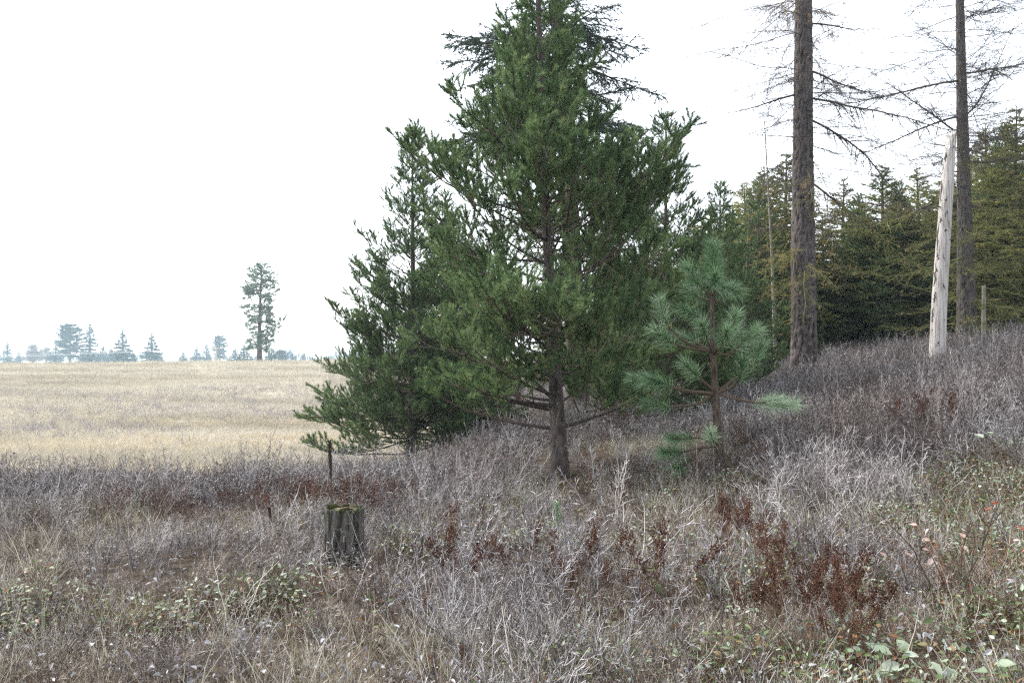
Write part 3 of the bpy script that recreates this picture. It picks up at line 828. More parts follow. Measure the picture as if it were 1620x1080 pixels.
# ------------------------------------------------------------------ white snag, poles, stump
rng = random.Random(91)
ds = 18.0
xs = (1481 - 810) / FX * ds
zs_ = gz(xs, ds) - .1
top = at(1508, 192, ds)
Hs = top[2] - zs_
def snag_material():
    m, t = new_mat('snag_wood')
    tc = N(t, 'ShaderNodeTexCoord')
    def nz(scale, sc, det):
        mp = N(t, 'ShaderNodeMapping'); mp.inputs['Scale'].default_value = scale; t.links.new(tc.outputs['Object'], mp.inputs[0])
        n = N(t, 'ShaderNodeTexNoise'); n.inputs['Scale'].default_value = sc; n.inputs['Detail'].default_value = det; n.inputs['Roughness'].default_value = .65
        t.links.new(mp.outputs[0], n.inputs[0]); return n.outputs[0]
    grain = nz((24, 24, .9), 1.5, 6)
    r1 = ramp(t, [(.10, .088, .078), (.33, .30, .275), (.48, .445, .415), (.57, .535, .50)], [.32, .43, .55, .75]); t.links.new(grain, r1.inputs[0])
    r2 = ramp(t, [(0, 0, 0), (1, 1, 1)], [.5, .68]); t.links.new(nz((2, 2, .7), 1.3, 4), r2.inputs[0])
    c = mix(t, r2.outputs[0], r1.outputs[0], mix(t, 1.0, r1.outputs[0], (.62, .60, .60), 'MULTIPLY'))
    r3 = ramp(t, [(0, 0, 0), (1, 1, 1)], [.625, .655]); t.links.new(nz((5, 5, 1.6), 1.8, 7), r3.inputs[0])
    c = mix(t, r3.outputs[0], c, (.045, .045, .042))
    fin(t, c, .85, .15, 0, grain, .9)
    return m
M['snag'] = snag_material()
t = thing('snag', 'leaning bare white dead trunk with a broken top', 'dead tree', (xs, ds, zs_))
lean = top[0] - xs
path = [(-.1, 0, 0), (Hs * .3, lean * .22, 0), (Hs * .6, lean * .55, 0), (Hs * .86, lean * .85, 0), (Hs * .95, lean * .96, 0)]
tr = bark_trunk(path, [(-.1, .165), (.6, .155), (Hs * .5, .143), (Hs * .8, .122), (Hs * .92, .11), (Hs * .96, .102)], 32, 160, .035, 2.0, 97, 7, .12)
V = tr.V[0]
sel = V[:, 2] > Hs * .80                                   # slanting broken top
cxs = lean * .93
V[:, 2] = np.where(sel, V[:, 2] + np.clip((V[:, 0] - cxs) / .12, -1.2, 1.0) * np.clip((V[:, 2] - Hs * .80) / (Hs * .15), 0, 1) * Hs * .012, V[:, 2])
nr = np.random.default_rng(3)
V[:, 2] += np.where(V[:, 2] > Hs * .90, nr.normal(0, .05, len(V)), 0)
obj('trunk', tr.build('snag_trunk', [M['snag']], True), t)
for (f, az, L, r) in ((.905, 3.0, .6, .014), (.80, -.2, .26, .02), (.66, 3.3, .22, .022), (.53, -.9, .24, .02), (.80, 0.2, .5, .012), (.40, 3.2, .2, .02)):
    G = Geo(); x = float(np.interp(f * Hs, [q[0] for q in path], [q[1] for q in path]))
    a = np.array([x, 0, f * Hs]); dv = np.array([math.cos(az), math.sin(az) - .1, .12])
    G.tube([a, a + dv * L * .5, a + dv * L + np.array([0, 0, .06 * L])], [r, r * .8, r * .35], 6, 0, .3)
    obj('branch_stub', G.build('branch_stub', [M['larch_twig'] if r > .02 else M['pine_twig']], True), t)
# strips of dark bark still clinging to the flank
for (f, az, hh, ww) in ((.55, 3.30, .62, .035), (.47, 3.5, .16, .03), (.40, 3.35, .5, .04), (.61, 3.75, .12, .03), (.73, 3.3, .46, .03), (.31, 3.5, .22, .025), (.69, 4.3, .07, .03), (.57, 4.5, .06, .04), (.86, 3.6, .2, .03), (.24, 3.35, .3, .02)):
    G = Geo(); z0 = f * Hs; n = 7
    rows = []
    for i in range(n):
        z = z0 + hh * (i / (n - 1) - .5); x = float(np.interp(z, [q[0] for q in path], [q[1] for q in path]))
        rr = float(np.interp(z, [-.1, .6, Hs * .5, Hs * .8, Hs * .92], [.165, .155, .143, .122, .11])) * 1.045
        w2 = ww / rr * (.25 + .75 * math.sin(math.pi * i / (n - 1))) * rng.uniform(.4, 1.4)
        c = az + rng.gauss(0, .09)
        for k in (-1, -.5, 0, .5, 1):
            an = c + k * w2; rk = rr * (1.03 if abs(k) < 1 else .94)
            rows.append((x + math.cos(an) * rk, math.sin(an) * rk, z))
    F = []
    for i in range(n - 1):
        for k in range(4):
            a = i * 5 + k; F += [[a, a + 1, a + 6], [a, a + 6, a + 5]]
    G.add(rows, F); obj('bark_strip', G.build('bark_strip', [M['larch_bark_grey']], True), t)

def dead_pole(label, u, d, vtop, r0, r1, lean, seed, mat, twigs):
    x = (u - 810) / FX * d; z = gz(x, d); H = EYE + (HZ - vtop) / FX * d - z
    t = thing('dead_pole_tree', label, 'dead tree', (x, d, z))
    tr = bark_trunk([(-.2, 0, 0), (H * .5, lean * .4, 0), (H, lean, 0)], [(-.2, r0), (H, r1)], 12, 60, .06, 3, seed)
    obj('trunk', tr.build('pole_trunk', [mat], True), t)
    if twigs:
        rng = random.Random(seed); nr = np.random.default_rng(seed); G = Geo()
        zz = nr.uniform(H * .2, H * .98, twigs); aa = nr.uniform(0, 6.28, twigs)
        p = np.stack([np.interp(zz, [0, H * .5, H], [0, lean * .4, lean]), zz * 0, zz], 1)
        dd = nrm(np.stack([np.cos(aa), np.sin(aa), nr.normal(-.1, .3, twigs)], 1))
        for i in range(4):
            q = p + dd * nr.uniform(.08, .22, twigs)[:, None]; G.sticks(p, q, .007 - i * .0015, .0055 - i * .0015, 3, 0, nr.random(twigs)); p = q
            dd = nrm(dd + nr.normal(0, .25, dd.shape) + [0, 0, -.1])
        obj('crown', G.build('pole_twigs', [M['larch_twig']]), t, kind='stuff')
    return t
dead_pole('thin dead grey pole of a tree standing left of the great larch', 1228, 23.5, 190, .055, .012, -.3, 101, M['grey_pole'], 60)
dead_pole('slim grey trunk pressed close to the left side of the great larch', 1252, 26, 330, .10, .07, .1, 103, M['grey_pole'], 0)
dead_pole('short pale slim trunk at the right foot of the second larch', 1556, 21, 452, .055, .045, .02, 107, M['pole_mossy'], 0)
dead_pole('thin dark dead stem between the sapling and the thin grey pole', 1176, 25, 330, .05, .02, .2, 109, M['fir_bark'], 40)

# --- stump
S = at(545, 918, 6.5)
sx, sy = S[0], 6.5
sz = gz(sx, sy) - .03
Ht = EYE + (HZ - 803) / FX * 6.5 - sz
t = thing('stump', 'grey weathered hollow topped tree stump with green moss on its rim', 'stump', (sx, sy, sz))
M['stump_wood'] = bark_mat('stump_wood', [(.022, .021, .018), (.075, .068, .058), (.16, .148, .13), (.30, .285, .26)], [.28, .45, .62, .82], (22, 22, 3.5), 1.0, .45, ((.040, .050, .025), 5.0, .54))
M['stump_core'] = bark_mat('stump_core', [(.020, .016, .010), (.065, .055, .030), (.17, .15, .075)], [.3, .52, .8], (14, 14, 14), 1.0, .3)
M['moss'] = tint_mat('moss', [(.020, .030, .010), (.055, .080, .020), (.13, .15, .045)], None, .95, .05, 0, .2)
M['pale_wood'] = bark_mat('pale_wood', [(.08, .075, .045), (.17, .155, .10), (.28, .26, .18)], None, (12, 12, 3), .5, .3)
K, NR = 160, 70
th = np.arange(K) * 2 * math.pi / K
r_base = .142 * (1 + .06 * np.sin(2 * th + .6) + .04 * np.sin(3 * th + 2))
rim = Ht + .012 * np.sin(th * 2 + 1) + .02 * (vnoise(np.cos(th) * 3 + 5, np.sin(th) * 3, 4) - .5) + .010 * np.sin(th - 2.6)
V = []
tint = []
for i in range(NR):
    f = i / (NR - 1); z = -.15 + (rim + .15) * f
    crack = vnoise(th * 8, np.full(K, f * 3.5), 8) * .5 + vnoise(th * 19, np.full(K, f * 9), 9) * .5
    groove = np.clip((.46 - crack) / .22, 0, 1)
    rr = r_base * (1 + .10 * np.exp(-f * 5)) * (1 - .055 * groove + .05 * (fbm(th * 3, np.full(K, f * 4), 6) - .5))
    V.append(np.stack([np.cos(th) * rr, np.sin(th) * rr, z], 1)); tint.append(np.clip(.75 - groove * .6 - .2 * (crack < .5), 0, 1) * .8)
for k, (s, dz) in enumerate(((.93, .002), (.85, -.006), (.80, -.05), (.76, -.09))):
    V.append(np.stack([np.cos(th) * r_base * s, np.sin(th) * r_base * s, rim + dz + .006 * nr.normal(size=K)], 1)); tint.append(np.full(K, .42 if k < 2 else .1))
G = Geo(); G.add(np.concatenate(V), grid_faces(NR + 4, K), 0, np.concatenate(tint))
obj('shell', G.build('stump_shell', [M['stump_wood']], True), t)
G = Geo()                                                                     # rotten core
gr = np.linspace(0, 1, 14)
Vc = [np.stack([np.cos(th[::2]) * r_base[::2] * .80 * q, np.sin(th[::2]) * r_base[::2] * .80 * q, rim[::2] - .055 + .05 * (fbm(np.cos(th[::2]) * q * 5 + 3, np.sin(th[::2]) * q * 5, 14) - .45) * (1 - q * .3)], 1) for q in gr]
G.add(np.concatenate(Vc), grid_faces(14, K // 2), 0, nr.random(14 * K // 2))
obj('rotten_core', G.build('rotten_core', [M['stump_core']], True), t)
for (a0, r0, a1, r1, w, dz, mt) in ((2.9, .10, .15, .125, .014, .0, 'pale_wood'), (3.6, .08, .9, .06, .011, -.004, 'pale_wood'), (4.4, .10, 5.6, .09, .016, .004, 'stump_core'), (1.2, .09, .3, .11, .02, .012, 'stump_core'), (2.2, .11, 1.4, .10, .018, .012, 'stump_core'), (-.5, .09, -.1, .115, .013, .006, 'pale_wood')):
    G = Geo(); a = np.array([math.cos(a0) * r0, math.sin(a0) * r0, Ht - .012 + dz]); b = np.array([math.cos(a1) * r1, math.sin(a1) * r1, Ht - .002 + dz])
    m1 = (a * 2 + b) / 3 + nr.normal(0, .006, 3); m2 = (a + b * 2) / 3 + nr.normal(0, .006, 3)
    G.tube([a, m1, m2, b], [w * .4, w, w * .9, w * .3], 6, 0, .6); obj('splinter', G.build('splinter', [M[mt]], True), t)
for (a0, r0, s, dz) in ((2.75, .118, .036, .004), (1.6, .12, .03, .0), (4.8, .122, .028, -.002), (5.4, .128, .026, -.01), (.3, .125, .028, .0), (3.0, .125, .04, -.005), (3.5, .135, .032, -.03), (2.4, .12, .035, .0), (4.2, .12, .026, -.005), (1.0, .12, .03, .002), (5.9, .13, .022, -.004)):
    G = Geo(); c = np.array([math.cos(a0) * r0, math.sin(a0) * r0, Ht + dz]); n = 420
    q = nrm(nr.normal(size=(n, 3))); q[:, 2] = np.abs(q[:, 2]) * .6 - .15
    G.needles(c + q * s * nr.uniform(.5, 1, n)[:, None], nrm(q + nr.normal(0, .5, (n, 3))), .009, .004, nr, 0, nr.random(n))
    obj('moss_cushion', G.build('moss_cushion', [M['moss']]), t, kind='stuff')

# --- mullein stalks
M['mullein'] = tint_mat('mullein', [(.030, .022, .017), (.060, .042, .032), (.11, .085, .065)], None, .9, .05, 0, .1)
def mullein(label, u, d, vtop, vspike, vbase, lean, seed, w):
    nr = np.random.default_rng(seed)
    x = (u - 810) / FX * d; z = gz(x, d)
    H = EYE + (HZ - vtop) / FX * d - z; hs_ = EYE + (HZ - vspike) / FX * d - z
    t = thing('mullein_stalk', label, 'dried stalk', (x, d, z))
    X = lambda h: lean * (h / H)
    G = Geo(); hh = np.linspace(-.05, hs_, 9); G.tube(np.stack([X(hh), hh * 0, hh], 1), np.linspace(w * .5, w * .38, 9), 6, 0, .8)
    obj('stem', G.build('stem', [M['mullein']], True), t)
    G = Geo(); hh = np.linspace(hs_ - .02, H, 14); f = np.linspace(0, 1, 14)
    G.tube(np.stack([X(hh), hh * 0, hh], 1), w * (.55 + .35 * np.sin(np.pi * np.clip(f * .9 + .1, 0, 1))), 7, 0, .2)
    n = 260; h = hs_ + (H - hs_) * nr.random(n) ** .8; a = nr.uniform(0, 6.28, n)
    rr = w * (.55 + .5 * (h - hs_) / (H - hs_)) 
    p = np.stack([X(h) + np.cos(a) * rr * .8, np.sin(a) * rr * .8, h], 1); dv = nrm(np.stack([np.cos(a), np.sin(a), np.full(n, .7)], 1))
    G.sticks(p, p + dv * .009, .006, .002, 4, 0, nr.random(n))
    obj('seed_spike', G.build('seed_spike', [M['mullein']]), t)
mullein('tall dark dried mullein stalk rising just behind the stump', 530, 7.0, 696, 752, 850, -.045, 1, .0115)
mullein('short thin dark stalk standing in the shrubs left of the stump', 432, 7.6, 800, 835, 880, -.03, 2, .010)

# ------------------------------------------------------------------ the blue green sapling
rng = random.Random(7)
nr = np.random.default_rng(77)
dsap = 9.8
bx, bz = (1139 - 810) / FX * dsap, 0
bz = gz(bx, dsap)
PX = FX / dsap
t = thing('pine_sapling', 'young blue green long needled pine sapling in front of the large pine', 'tree', (bx, dsap, bz))
zoff = EYE + HZ / PX - bz                     # local z of photo row v: zoff - v / PX
def lp(u, v, dy=0): return np.array([(u - 1139) / PX, dy, zoff - v / PX])
tp = [lp(1139, 775), lp(1137, 700), lp(1131, 620), lp(1128, 560), lp(1126, 480), lp(1128, 420), lp(1129, 392)]
tr = bark_trunk([(p[2], p[0], 0) for p in tp], [(tp[0][2], .058), (tp[1][2], .050), (tp[2][2], .042), (tp[3][2], .034), (tp[4][2], .024), (tp[6][2], .012)], 16, 90, .16, 9, 5)
M['sapling_bark'] = bark_mat('sapling_bark', [(.030, .022, .018), (.085, .062, .048), (.16, .12, .095)], [.28, .5, .78], (16, 16, 6))
crown = Geo()
def tuft(p, d, n, L, spread, ln, tone):
    """long needles along the last stretch of a shoot"""
    d = nrm(np.array(d, float)); f = nr.random(n)[:, None] ** .8
    q = p - d * (1 - f) * ln
    pe = nr.normal(size=(n, 3)); pe = nrm(pe - d * (pe * d).sum(1, keepdims=True))
    an = np.clip(nr.normal(spread, .22, n), .1, 1.5)[:, None] * (1.15 - .45 * f)
    dd = nrm(d * np.cos(an) + pe * np.sin(an) + [0, 0, .06])
    LL = L * nr.uniform(.7, 1.1, n)
    crown.blades(q, dd, LL, .0040, np.stack([nr.normal(0, .012, n), nr.normal(0, .012, n), -LL * nr.uniform(.03, .16, n)], 1), nr, 1, np.clip(tone + nr.normal(0, .26, n), .03, 1))
def sbranch(pts, r, n, L=.17, spread=.75, ln=.22, tone=.5, tufts=None):
    P = np.array(pts); f = np.linspace(0, 1, len(P)); ff = np.linspace(0, 1, 12)
    Q = np.stack([np.interp(ff, f, P[:, k]) for k in range(3)], 1)
    Q[1:-1] = (Q[:-2] + Q[1:-1] * 2 + Q[2:]) / 4
    crown.tube(Q, np.linspace(r, .006, 12), 6, 0, .35)
    tuft(Q[-1], Q[-1] - Q[-3], n, L, spread, ln, tone)
    return Q
# leader and whorls: (pixels of the polyline, depth at the end)
tuft(tp[6] + [0, 0, .02], [0, 0, 1], 800, .20, .95, .32, .55)
tuft(tp[5], [0, 0, 1], 480, .20, 1.1, .24, .5)
BR = [
    ([(1127, 470), (1105, 452), (1086, 425)], -.12, 420, .55), ([(1127, 470), (1145, 455), (1165, 462)], -.1, 300, .45), ([(1127, 475), (1110, 470), (1095, 455)], .25, 300, .4),
    ([(1127, 468), (1122, 452), (1118, 440)], -.42, 420, .45), ([(1126, 480), (1150, 470), (1168, 450)], .3, 260, .45), ([(1127, 505), (1100, 500), (1078, 492)], -.15, 360, .5),
    ([(1128, 555), (1085, 545), (1052, 515), (1040, 480)], -.2, 420, .72), ([(1128, 556), (1090, 552), (1060, 545), (1028, 525)], -.35, 420, .62),
    ([(1129, 556), (1145, 545), (1152, 520), (1153, 500)], -.3, 480, .72), ([(1129, 558), (1150, 562), (1168, 545), (1190, 525)], -.15, 520, .70), ([(1128, 560), (1130, 550), (1132, 525)], -.55, 420, .55),
    ([(1128, 560), (1112, 535), (1098, 515)], -.4, 380, .6), ([(1128, 558), (1150, 548), (1175, 520)], .4, 300, .5), ([(1128, 557), (1105, 540), (1085, 530)], .4, 300, .45),
    ([(1130, 622), (1090, 618), (1060, 611), (1020, 598)], -.35, 560, .50), ([(1130, 624), (1095, 622), (1050, 610), (1005, 600)], .05, 460, .55), ([(1130, 618), (1105, 600), (1075, 575)], -.3, 420, .62),
    ([(1131, 622), (1155, 612), (1163, 592), (1162, 570)], -.35, 380, .45), ([(1131, 624), (1160, 600), (1190, 580), (1205, 545)], .0, 420, .60), ([(1131, 622), (1110, 640), (1055, 645), (1030, 640)], .3, 300, .35),
    ([(1131, 622), (1170, 632), (1215, 641), (1250, 638)], -.1, 330, .92), ([(1175, 633), (1200, 637), (1225, 630)], -.15, 200, .9),
    ([(1136, 702), (1105, 690), (1085, 690), (1055, 690)], -.3, 300, .45), ([(1136, 704), (1110, 706), (1075, 712), (1045, 712)], -.2, 380, .40), ([(1136, 700), (1120, 692), (1110, 678)], -.4, 230, .85), ([(1110, 706), (1090, 725), (1060, 735)], -.3, 240, .35),
]
for pix, dy, n, tone in BR:
    k = len(pix) - 1
    pts = [lp(u, v, dy * (i / k)) for i, (u, v) in enumerate(pix)]
    sbranch(pts, .020 if pix[0][1] > 540 else .014, int(n * 1.1), .205, .78, .32, tone + .08)
# the one dead rusty tip
q = lp(1166, 462, -.1)
crown.needles(np.repeat(q[None], 26, 0) + nr.normal(0, .012, (26, 3)), nrm(nr.normal(size=(26, 3)) * .5 + [1, 0, -.5]), .11, .005, nr, 2, nr.random(26))
obj('trunk', tr.build('sapling_trunk', [M['sapling_bark']], True), t)
obj('crown', crown.build('sapling_crown', [M['pine_twig'], M['sapling_needle'], M['larch_needle']]), t, kind='stuff')

# ------------------------------------------------------------------ undergrowth prototypes (shared, never linked to the scene)
M['twig'] = tint_mat('shrub_twig', [(.048, .041, .040), (.135, .122, .124), (.40, .385, .395), (.62, .605, .605)], [0, .38, .68, 1], .7, .2, 0, .5, ((.96, .90, .86), .45))
M['twig_dark'] = tint_mat('thicket_twig', [(.032, .026, .023), (.088, .074, .070), (.27, .25, .25), (.56, .54, .53)], [0, .42, .70, 1], .7, .2, 0, .4, ((.95, .82, .74), .5))
M['straw'] = tint_mat('straw', [(.13, .105, .065), (.32, .285, .21), (.58, .55, .46), (.17, .19, .075)], [0, .4, .85, 1], .6, .25, .25, .3)
M['seed'] = tint_mat('seed_head', [(.030, .014, .010), (.062, .027, .018), (.125, .062, .042)], None, .85, .1, 0, .6)
M['seed_stem'] = tint_mat('seed_stem', [(.10, .05, .03), (.17, .09, .055), (.24, .15, .10)], None, .8, .1, 0, .2)
M['dry_leaf'] = tint_mat('dry_leaf', [(.055, .040, .035), (.14, .11, .10), (.22, .21, .215), (.38, .385, .40)], None, .5, .35, .15, .5)
M['green_leaf'] = tint_mat('green_leaf', [(.035, .060, .018), (.075, .115, .036), (.15, .18, .075), (.22, .11, .045)], [0, .45, .85, 1], .5, .35, .25, .4)
M['pale_leaf'] = tint_mat('pale_leaf', [(.15, .20, .12), (.26, .32, .22), (.42, .46, .38)], None, .5, .3, .2, .4)
M['field_straw'] = tint_mat('field_straw', [(.36, .33, .27), (.52, .475, .385), (.62, .58, .49)], None, .7, .15, .25, .35, ((.68, .66, .62), .20, (.22, 1.0, 1)))
M['field_twig'] = tint_mat('field_twig', [(.24, .21, .20), (.38, .34, .34), (.50, .46, .46)], None, .8, .1, 0, .3)

def proto_col(name, meshes):
    c = bpy.data.collections.new(name)
    for i, me in enumerate(meshes):
        o = bpy.data.objects.new('%s_%02d' % (name, i), me)
        c.objects.link(o)
    return c

def shrub_mesh(seed, H, nst, spread, mat, thick=1.0, leaf=0, tw=1.0):
    rng = random.Random(seed); nr = np.random.default_rng(seed)
    P = dict(step=[.07, .05, .04], curv=[(.2, .6), (.8, 1.6), (1.0, 2.0)], jit=[.13, .16, .18], rtip=.0011 * thick, maxlvl=2,
             f0=[.25, .2, .2], sp=[.075 / tw, .075 / tw, .05], end=[.02, .02, .02], pair=.55, roll=(.0, 1.2), ang=(.75, .25),
             ratio=[.36, .4, .3], minl=[.03, .025, .02], maxc=[.26, .12, .06], nl=[0, 0, 0])
    out = []
    for i in range(nst):
        az = rng.uniform(0, 6.28); r = rng.random() ** .5 * spread * .5; el = rng.gauss(1.12, .22)
        grow(out, (math.cos(az) * r, math.sin(az) * r, -.03), (math.cos(az) * math.cos(el), math.sin(az) * math.cos(el), math.sin(el)), H * rng.uniform(.55, 1.1), .0026 * thick, 0, P, rng)
    G = dress(out, P, rng, None, (0, 0))
    tips = np.array([o[0][-1] for o in out])
    G.T[0] = np.clip((G.T[0] - .35) * 2.0 + (nr.random(len(G.T[0]) // 6).repeat(6) - .5) * .4 + .1, 0, 1)
    if leaf:
        q = tips[nr.random(len(tips)) < leaf]
        G.leaves(q, nr.normal(size=q.shape) + [0, 0, -.4], nr.normal(size=q.shape), nr.uniform(.012, .026, len(q)), nr.uniform(.010, .018, len(q)), nr, 1, nr.random(len(q)))
    return G.build('shrub', [mat, M['dry_leaf']])

def grass_mesh(seed, n, H, R_, w, mat, droop=.35):
    nr = np.random.default_rng(seed); G = Geo()
    a = nr.uniform(0, 6.28, n); r = np.sqrt(nr.random(n)) * R_
    p = np.stack([np.cos(a) * r, np.sin(a) * r, np.full(n, -.02)], 1)
    d = nrm(np.stack([np.cos(a) * .35 + nr.normal(0, .3, n), np.sin(a) * .35 + nr.normal(0, .3, n), np.ones(n)], 1))
    L = H * nr.uniform(.45, 1.1, n)
    be = np.stack([d[:, 0] * L * droop + nr.normal(0, .05, n) * L, d[:, 1] * L * droop + nr.normal(0, .05, n) * L, -L * droop * nr.uniform(.1, 1, n)], 1)
    G.blades(p, d, L, w * nr.uniform(.7, 1.3, n), be, nr, 0, nr.random(n) ** 1.0 * .92)
    return G.build('grass', [mat])

def weed_stem_mesh(seed, H=.6):
    """one dried weed: stem mesh and seed head mesh"""
    rng = random.Random(seed); nr = np.random.default_rng(seed)
    S, C = Geo(), Geo()
    pts = [np.array([0, 0, -.03])]; d = np.array([rng.gauss(0, .08), rng.gauss(0, .08), 1.])
    for i in range(8):
        d = nrm(d + nr.normal(0, .05, 3)); pts.append(pts[-1] + d * H / 8)
    S.tube(pts, np.linspace(.0032, .0016, 9), 5, 0, .4)
    tips = []
    for i in range(6, 9):
        for q in range(5):
            a = rng.uniform(0, 6.28); L = rng.uniform(.05, .12) * (1.15 - .09 * (i - 4)) * H / .6
            p = pts[i] - np.array([0, 0, rng.uniform(0, .05)])
            m = p + np.array([math.cos(a) * .55, math.sin(a) * .55, .55]) * L * .6; e = m + np.array([math.cos(a) * .25, math.sin(a) * .25, .8]) * L * .6
            S.sticks([p, m], [m, e], [.0014, .0012], [.0012, .001], 3, 0, .5); tips += [e, m * .4 + e * .6, m]
    tips.append(pts[-1]); tips = np.array(tips)
    q = np.repeat(tips, 4, 0) + nr.normal(0, .009, (len(tips) * 4, 3))
    dv = nrm(nr.normal(0, .5, q.shape) + [0, 0, 1])
    L = nr.uniform(.008, .014, len(q))[:, None]
    C.sticks(q, q + dv * L * .6, .0022, .0042, 4, 0, nr.random(len(q))); C.sticks(q + dv * L * .6, q + dv * L, .0042, .0008, 4, 0, nr.random(len(q)))
    return S.build('weed_stem', [M['seed_stem']]), C.build('weed_head', [M['seed']])

def join_weed(seed, n):
    """a cheap clump for the uncounted ones further off"""
    rng = random.Random(seed); nr = np.random.default_rng(seed); G = Geo()
    for i in range(n):
        H = rng.uniform(.35, .6); b = np.array([rng.gauss(0, .08), rng.gauss(0, .08), -.02]); e = b + np.array([rng.gauss(0, .06), rng.gauss(0, .06), H])
        G.sticks([b], [e], .0026, .0014, 3, 0, .4)
        m = 26; f = nr.uniform(.6, 1.05, m)[:, None]; q = b * (1 - f) + e * f + nr.normal(0, 1, (m, 3)) * np.array([.035, .035, .012])
        G.sticks(q, q + nrm(nr.normal(0, .5, (m, 3)) + [0, 0, 1]) * .016, .006, .003, 3, 1, nr.random(m))
    return G.build('weeds', [M['seed_stem'], M['seed']])

def herb_mesh(seed, n, mat, L=.045, H=.14, R_=.12):
    nr = np.random.default_rng(seed); G = Geo()
    a = nr.uniform(0, 6.28, n); r = np.sqrt(nr.random(n)) * R_; h = nr.uniform(.3, 1, n) * H
    b = np.stack([np.cos(a) * r * .3, np.sin(a) * r * .3, np.full(n, -.02)], 1); e = np.stack([np.cos(a) * r, np.sin(a) * r, h], 1)
    G.sticks(b, e, .0016, .001, 3, 1, .4)
    ax = np.stack([np.cos(a + nr.normal(0, .8, n)), np.sin(a + nr.normal(0, .8, n)), nr.normal(.1, .4, n)], 1)
    G.leaves(e, ax, np.array([[0, 0, 1.]]) + nr.normal(0, .35, (n, 3)), L * nr.uniform(.6, 1.3, n), L * .6 * nr.uniform(.7, 1.2, n), nr, 0, nr.random(n))
    return G.build('herb', [mat, M['seed_stem']])

def leaf_mesh(seed, L=.032):
    nr = np.random.default_rng(seed); G = Geo()
    G.leaves(np.array([[-L / 2, 0, .004]]), np.array([[1., 0, nr.normal(0, .15)]]), np.array([[nr.normal(0, .2), nr.normal(0, .2), 1.]]), L, L * nr.uniform(.5, .75), nr, 0, nr.random(1), nr.uniform(.3, 1.6), nr.uniform(.3, .9))
    return G.build('leaf', [M['dry_leaf']])

C_shrub = proto_col('shrub_kinds', [shrub_mesh(200 + i, [.50, .58, .44, .62, .38][i], [10, 9, 11, 9, 10][i], .22, M['twig'], 1.1, .12 if i in (0, 2) else .03) for i in range(5)])
C_thick = proto_col('thicket_kinds', [shrub_mesh(220 + i, [.60, .70, .52, .66][i], 10, .26, M['twig_dark'], 1.5, .22, 1.1) for i in range(4)])
C_grass = proto_col('grass_kinds', [grass_mesh(240 + i, [22, 16, 28][i], [.27, .38, .20][i], .07, .0036, M['straw']) for i in range(3)])
M['field_gold'] = tint_mat('field_gold', [(.40, .33, .21), (.54, .46, .32), (.60, .53, .41)], None, .7, .15, .25, .35)
C_field = proto_col('field_kinds', [grass_mesh(250 + i, 70, [.30, .24, .36, .3][i], .38, .010, M['field_gold' if i == 3 else 'field_straw'], .5) for i in range(4)])
C_ftwig = proto_col('field_shrub_kinds', [shrub_mesh(260 + i, .42, 9, .5, M['field_twig'], 4.0, 0, .6) for i in range(2)])
C_weed = proto_col('weed_kinds', [join_weed(270 + i, 5) for i in range(3)])
C_herb = proto_col('herb_kinds', [herb_mesh(280, 20, M['green_leaf'], .028), herb_mesh(281, 16, M['green_leaf'], .038, .2), herb_mesh(282, 16, M['pale_leaf'], .030, .16)])
C_leaf = proto_col('leaf_kinds', [leaf_mesh(290 + i) for i in range(5)])

M['twig_brown'] = tint_mat('brown_twig', [(.050, .036, .028), (.13, .098, .078), (.33, .27, .22), (.62, .56, .49)], [0, .4, .68, 1], .75, .15, 0, .5)
C_low = proto_col('low_kinds', [shrub_mesh(230 + i, .5, 7, .24, M['twig_brown'], 1.5, .15, .8) for i in range(3)])

def scatter(name, label, pts, rot, scl, idx, coll):
    me = bpy.data.meshes.new(name)
    n = len(pts)
    me.vertices.add(n); me.vertices.foreach_set('co', np.asarray(pts, np.float32).ravel())
    for nm, ty, dat, key in (('rot', 'FLOAT_VECTOR', rot, 'vector'), ('scl', 'FLOAT', scl, 'value'), ('idx', 'INT', idx, 'value')):
        a = me.attributes.new(nm, ty, 'POINT'); a.data.foreach_set(key, np.asarray(dat, np.int32 if ty == 'INT' else np.float32).ravel())
    o = obj(name, me, kind='stuff', label=label, category=name.replace('_', ' '))
    ng = bpy.data.node_groups.new(name, 'GeometryNodeTree')
    ng.interface.new_socket('Geometry', in_out='INPUT', socket_type='NodeSocketGeometry')
    ng.interface.new_socket('Geometry', in_out='OUTPUT', socket_type='NodeSocketGeometry')
    gi, go = ng.nodes.new('NodeGroupInput'), ng.nodes.new('NodeGroupOutput')
    ci = ng.nodes.new('GeometryNodeCollectionInfo'); ci.inputs['Collection'].default_value = coll
    ci.inputs['Separate Children'].default_value = True; ci.inputs['Reset Children'].default_value = True
    ip = ng.nodes.new('GeometryNodeInstanceOnPoints'); ip.inputs['Pick Instance'].default_value = True
    for nm, ty, sk in (('rot', 'FLOAT_VECTOR', 'Rotation'), ('scl', 'FLOAT', 'Scale'), ('idx', 'INT', 'Instance Index')):
        na = ng.nodes.new('GeometryNodeInputNamedAttribute'); na.data_type = ty; na.inputs[0].default_value = nm
        ng.links.new(na.outputs[0], ip.inputs[sk])
    ng.links.new(gi.outputs[0], ip.inputs['Points']); ng.links.new(ci.outputs[0], ip.inputs['Instance']); ng.links.new(ip.outputs[0], go.inputs[0])
    md = o.modifiers.new('scatter', 'NODES'); md.node_group = ng
    return o

def fan(n, y0, y1, a0, a1, nr, power=1.0):
    """random ground points in a wedge in front of the camera, density falling with distance for power < 1"""
    u = nr.random(n)
    e = 2 * power
    y = (y0 ** e + u * (y1 ** e - y0 ** e)) ** (1 / e) if power > 0 else y0 * (y1 / y0) ** u
    x = y * nr.uniform(a0, a1, n)
    return x, y

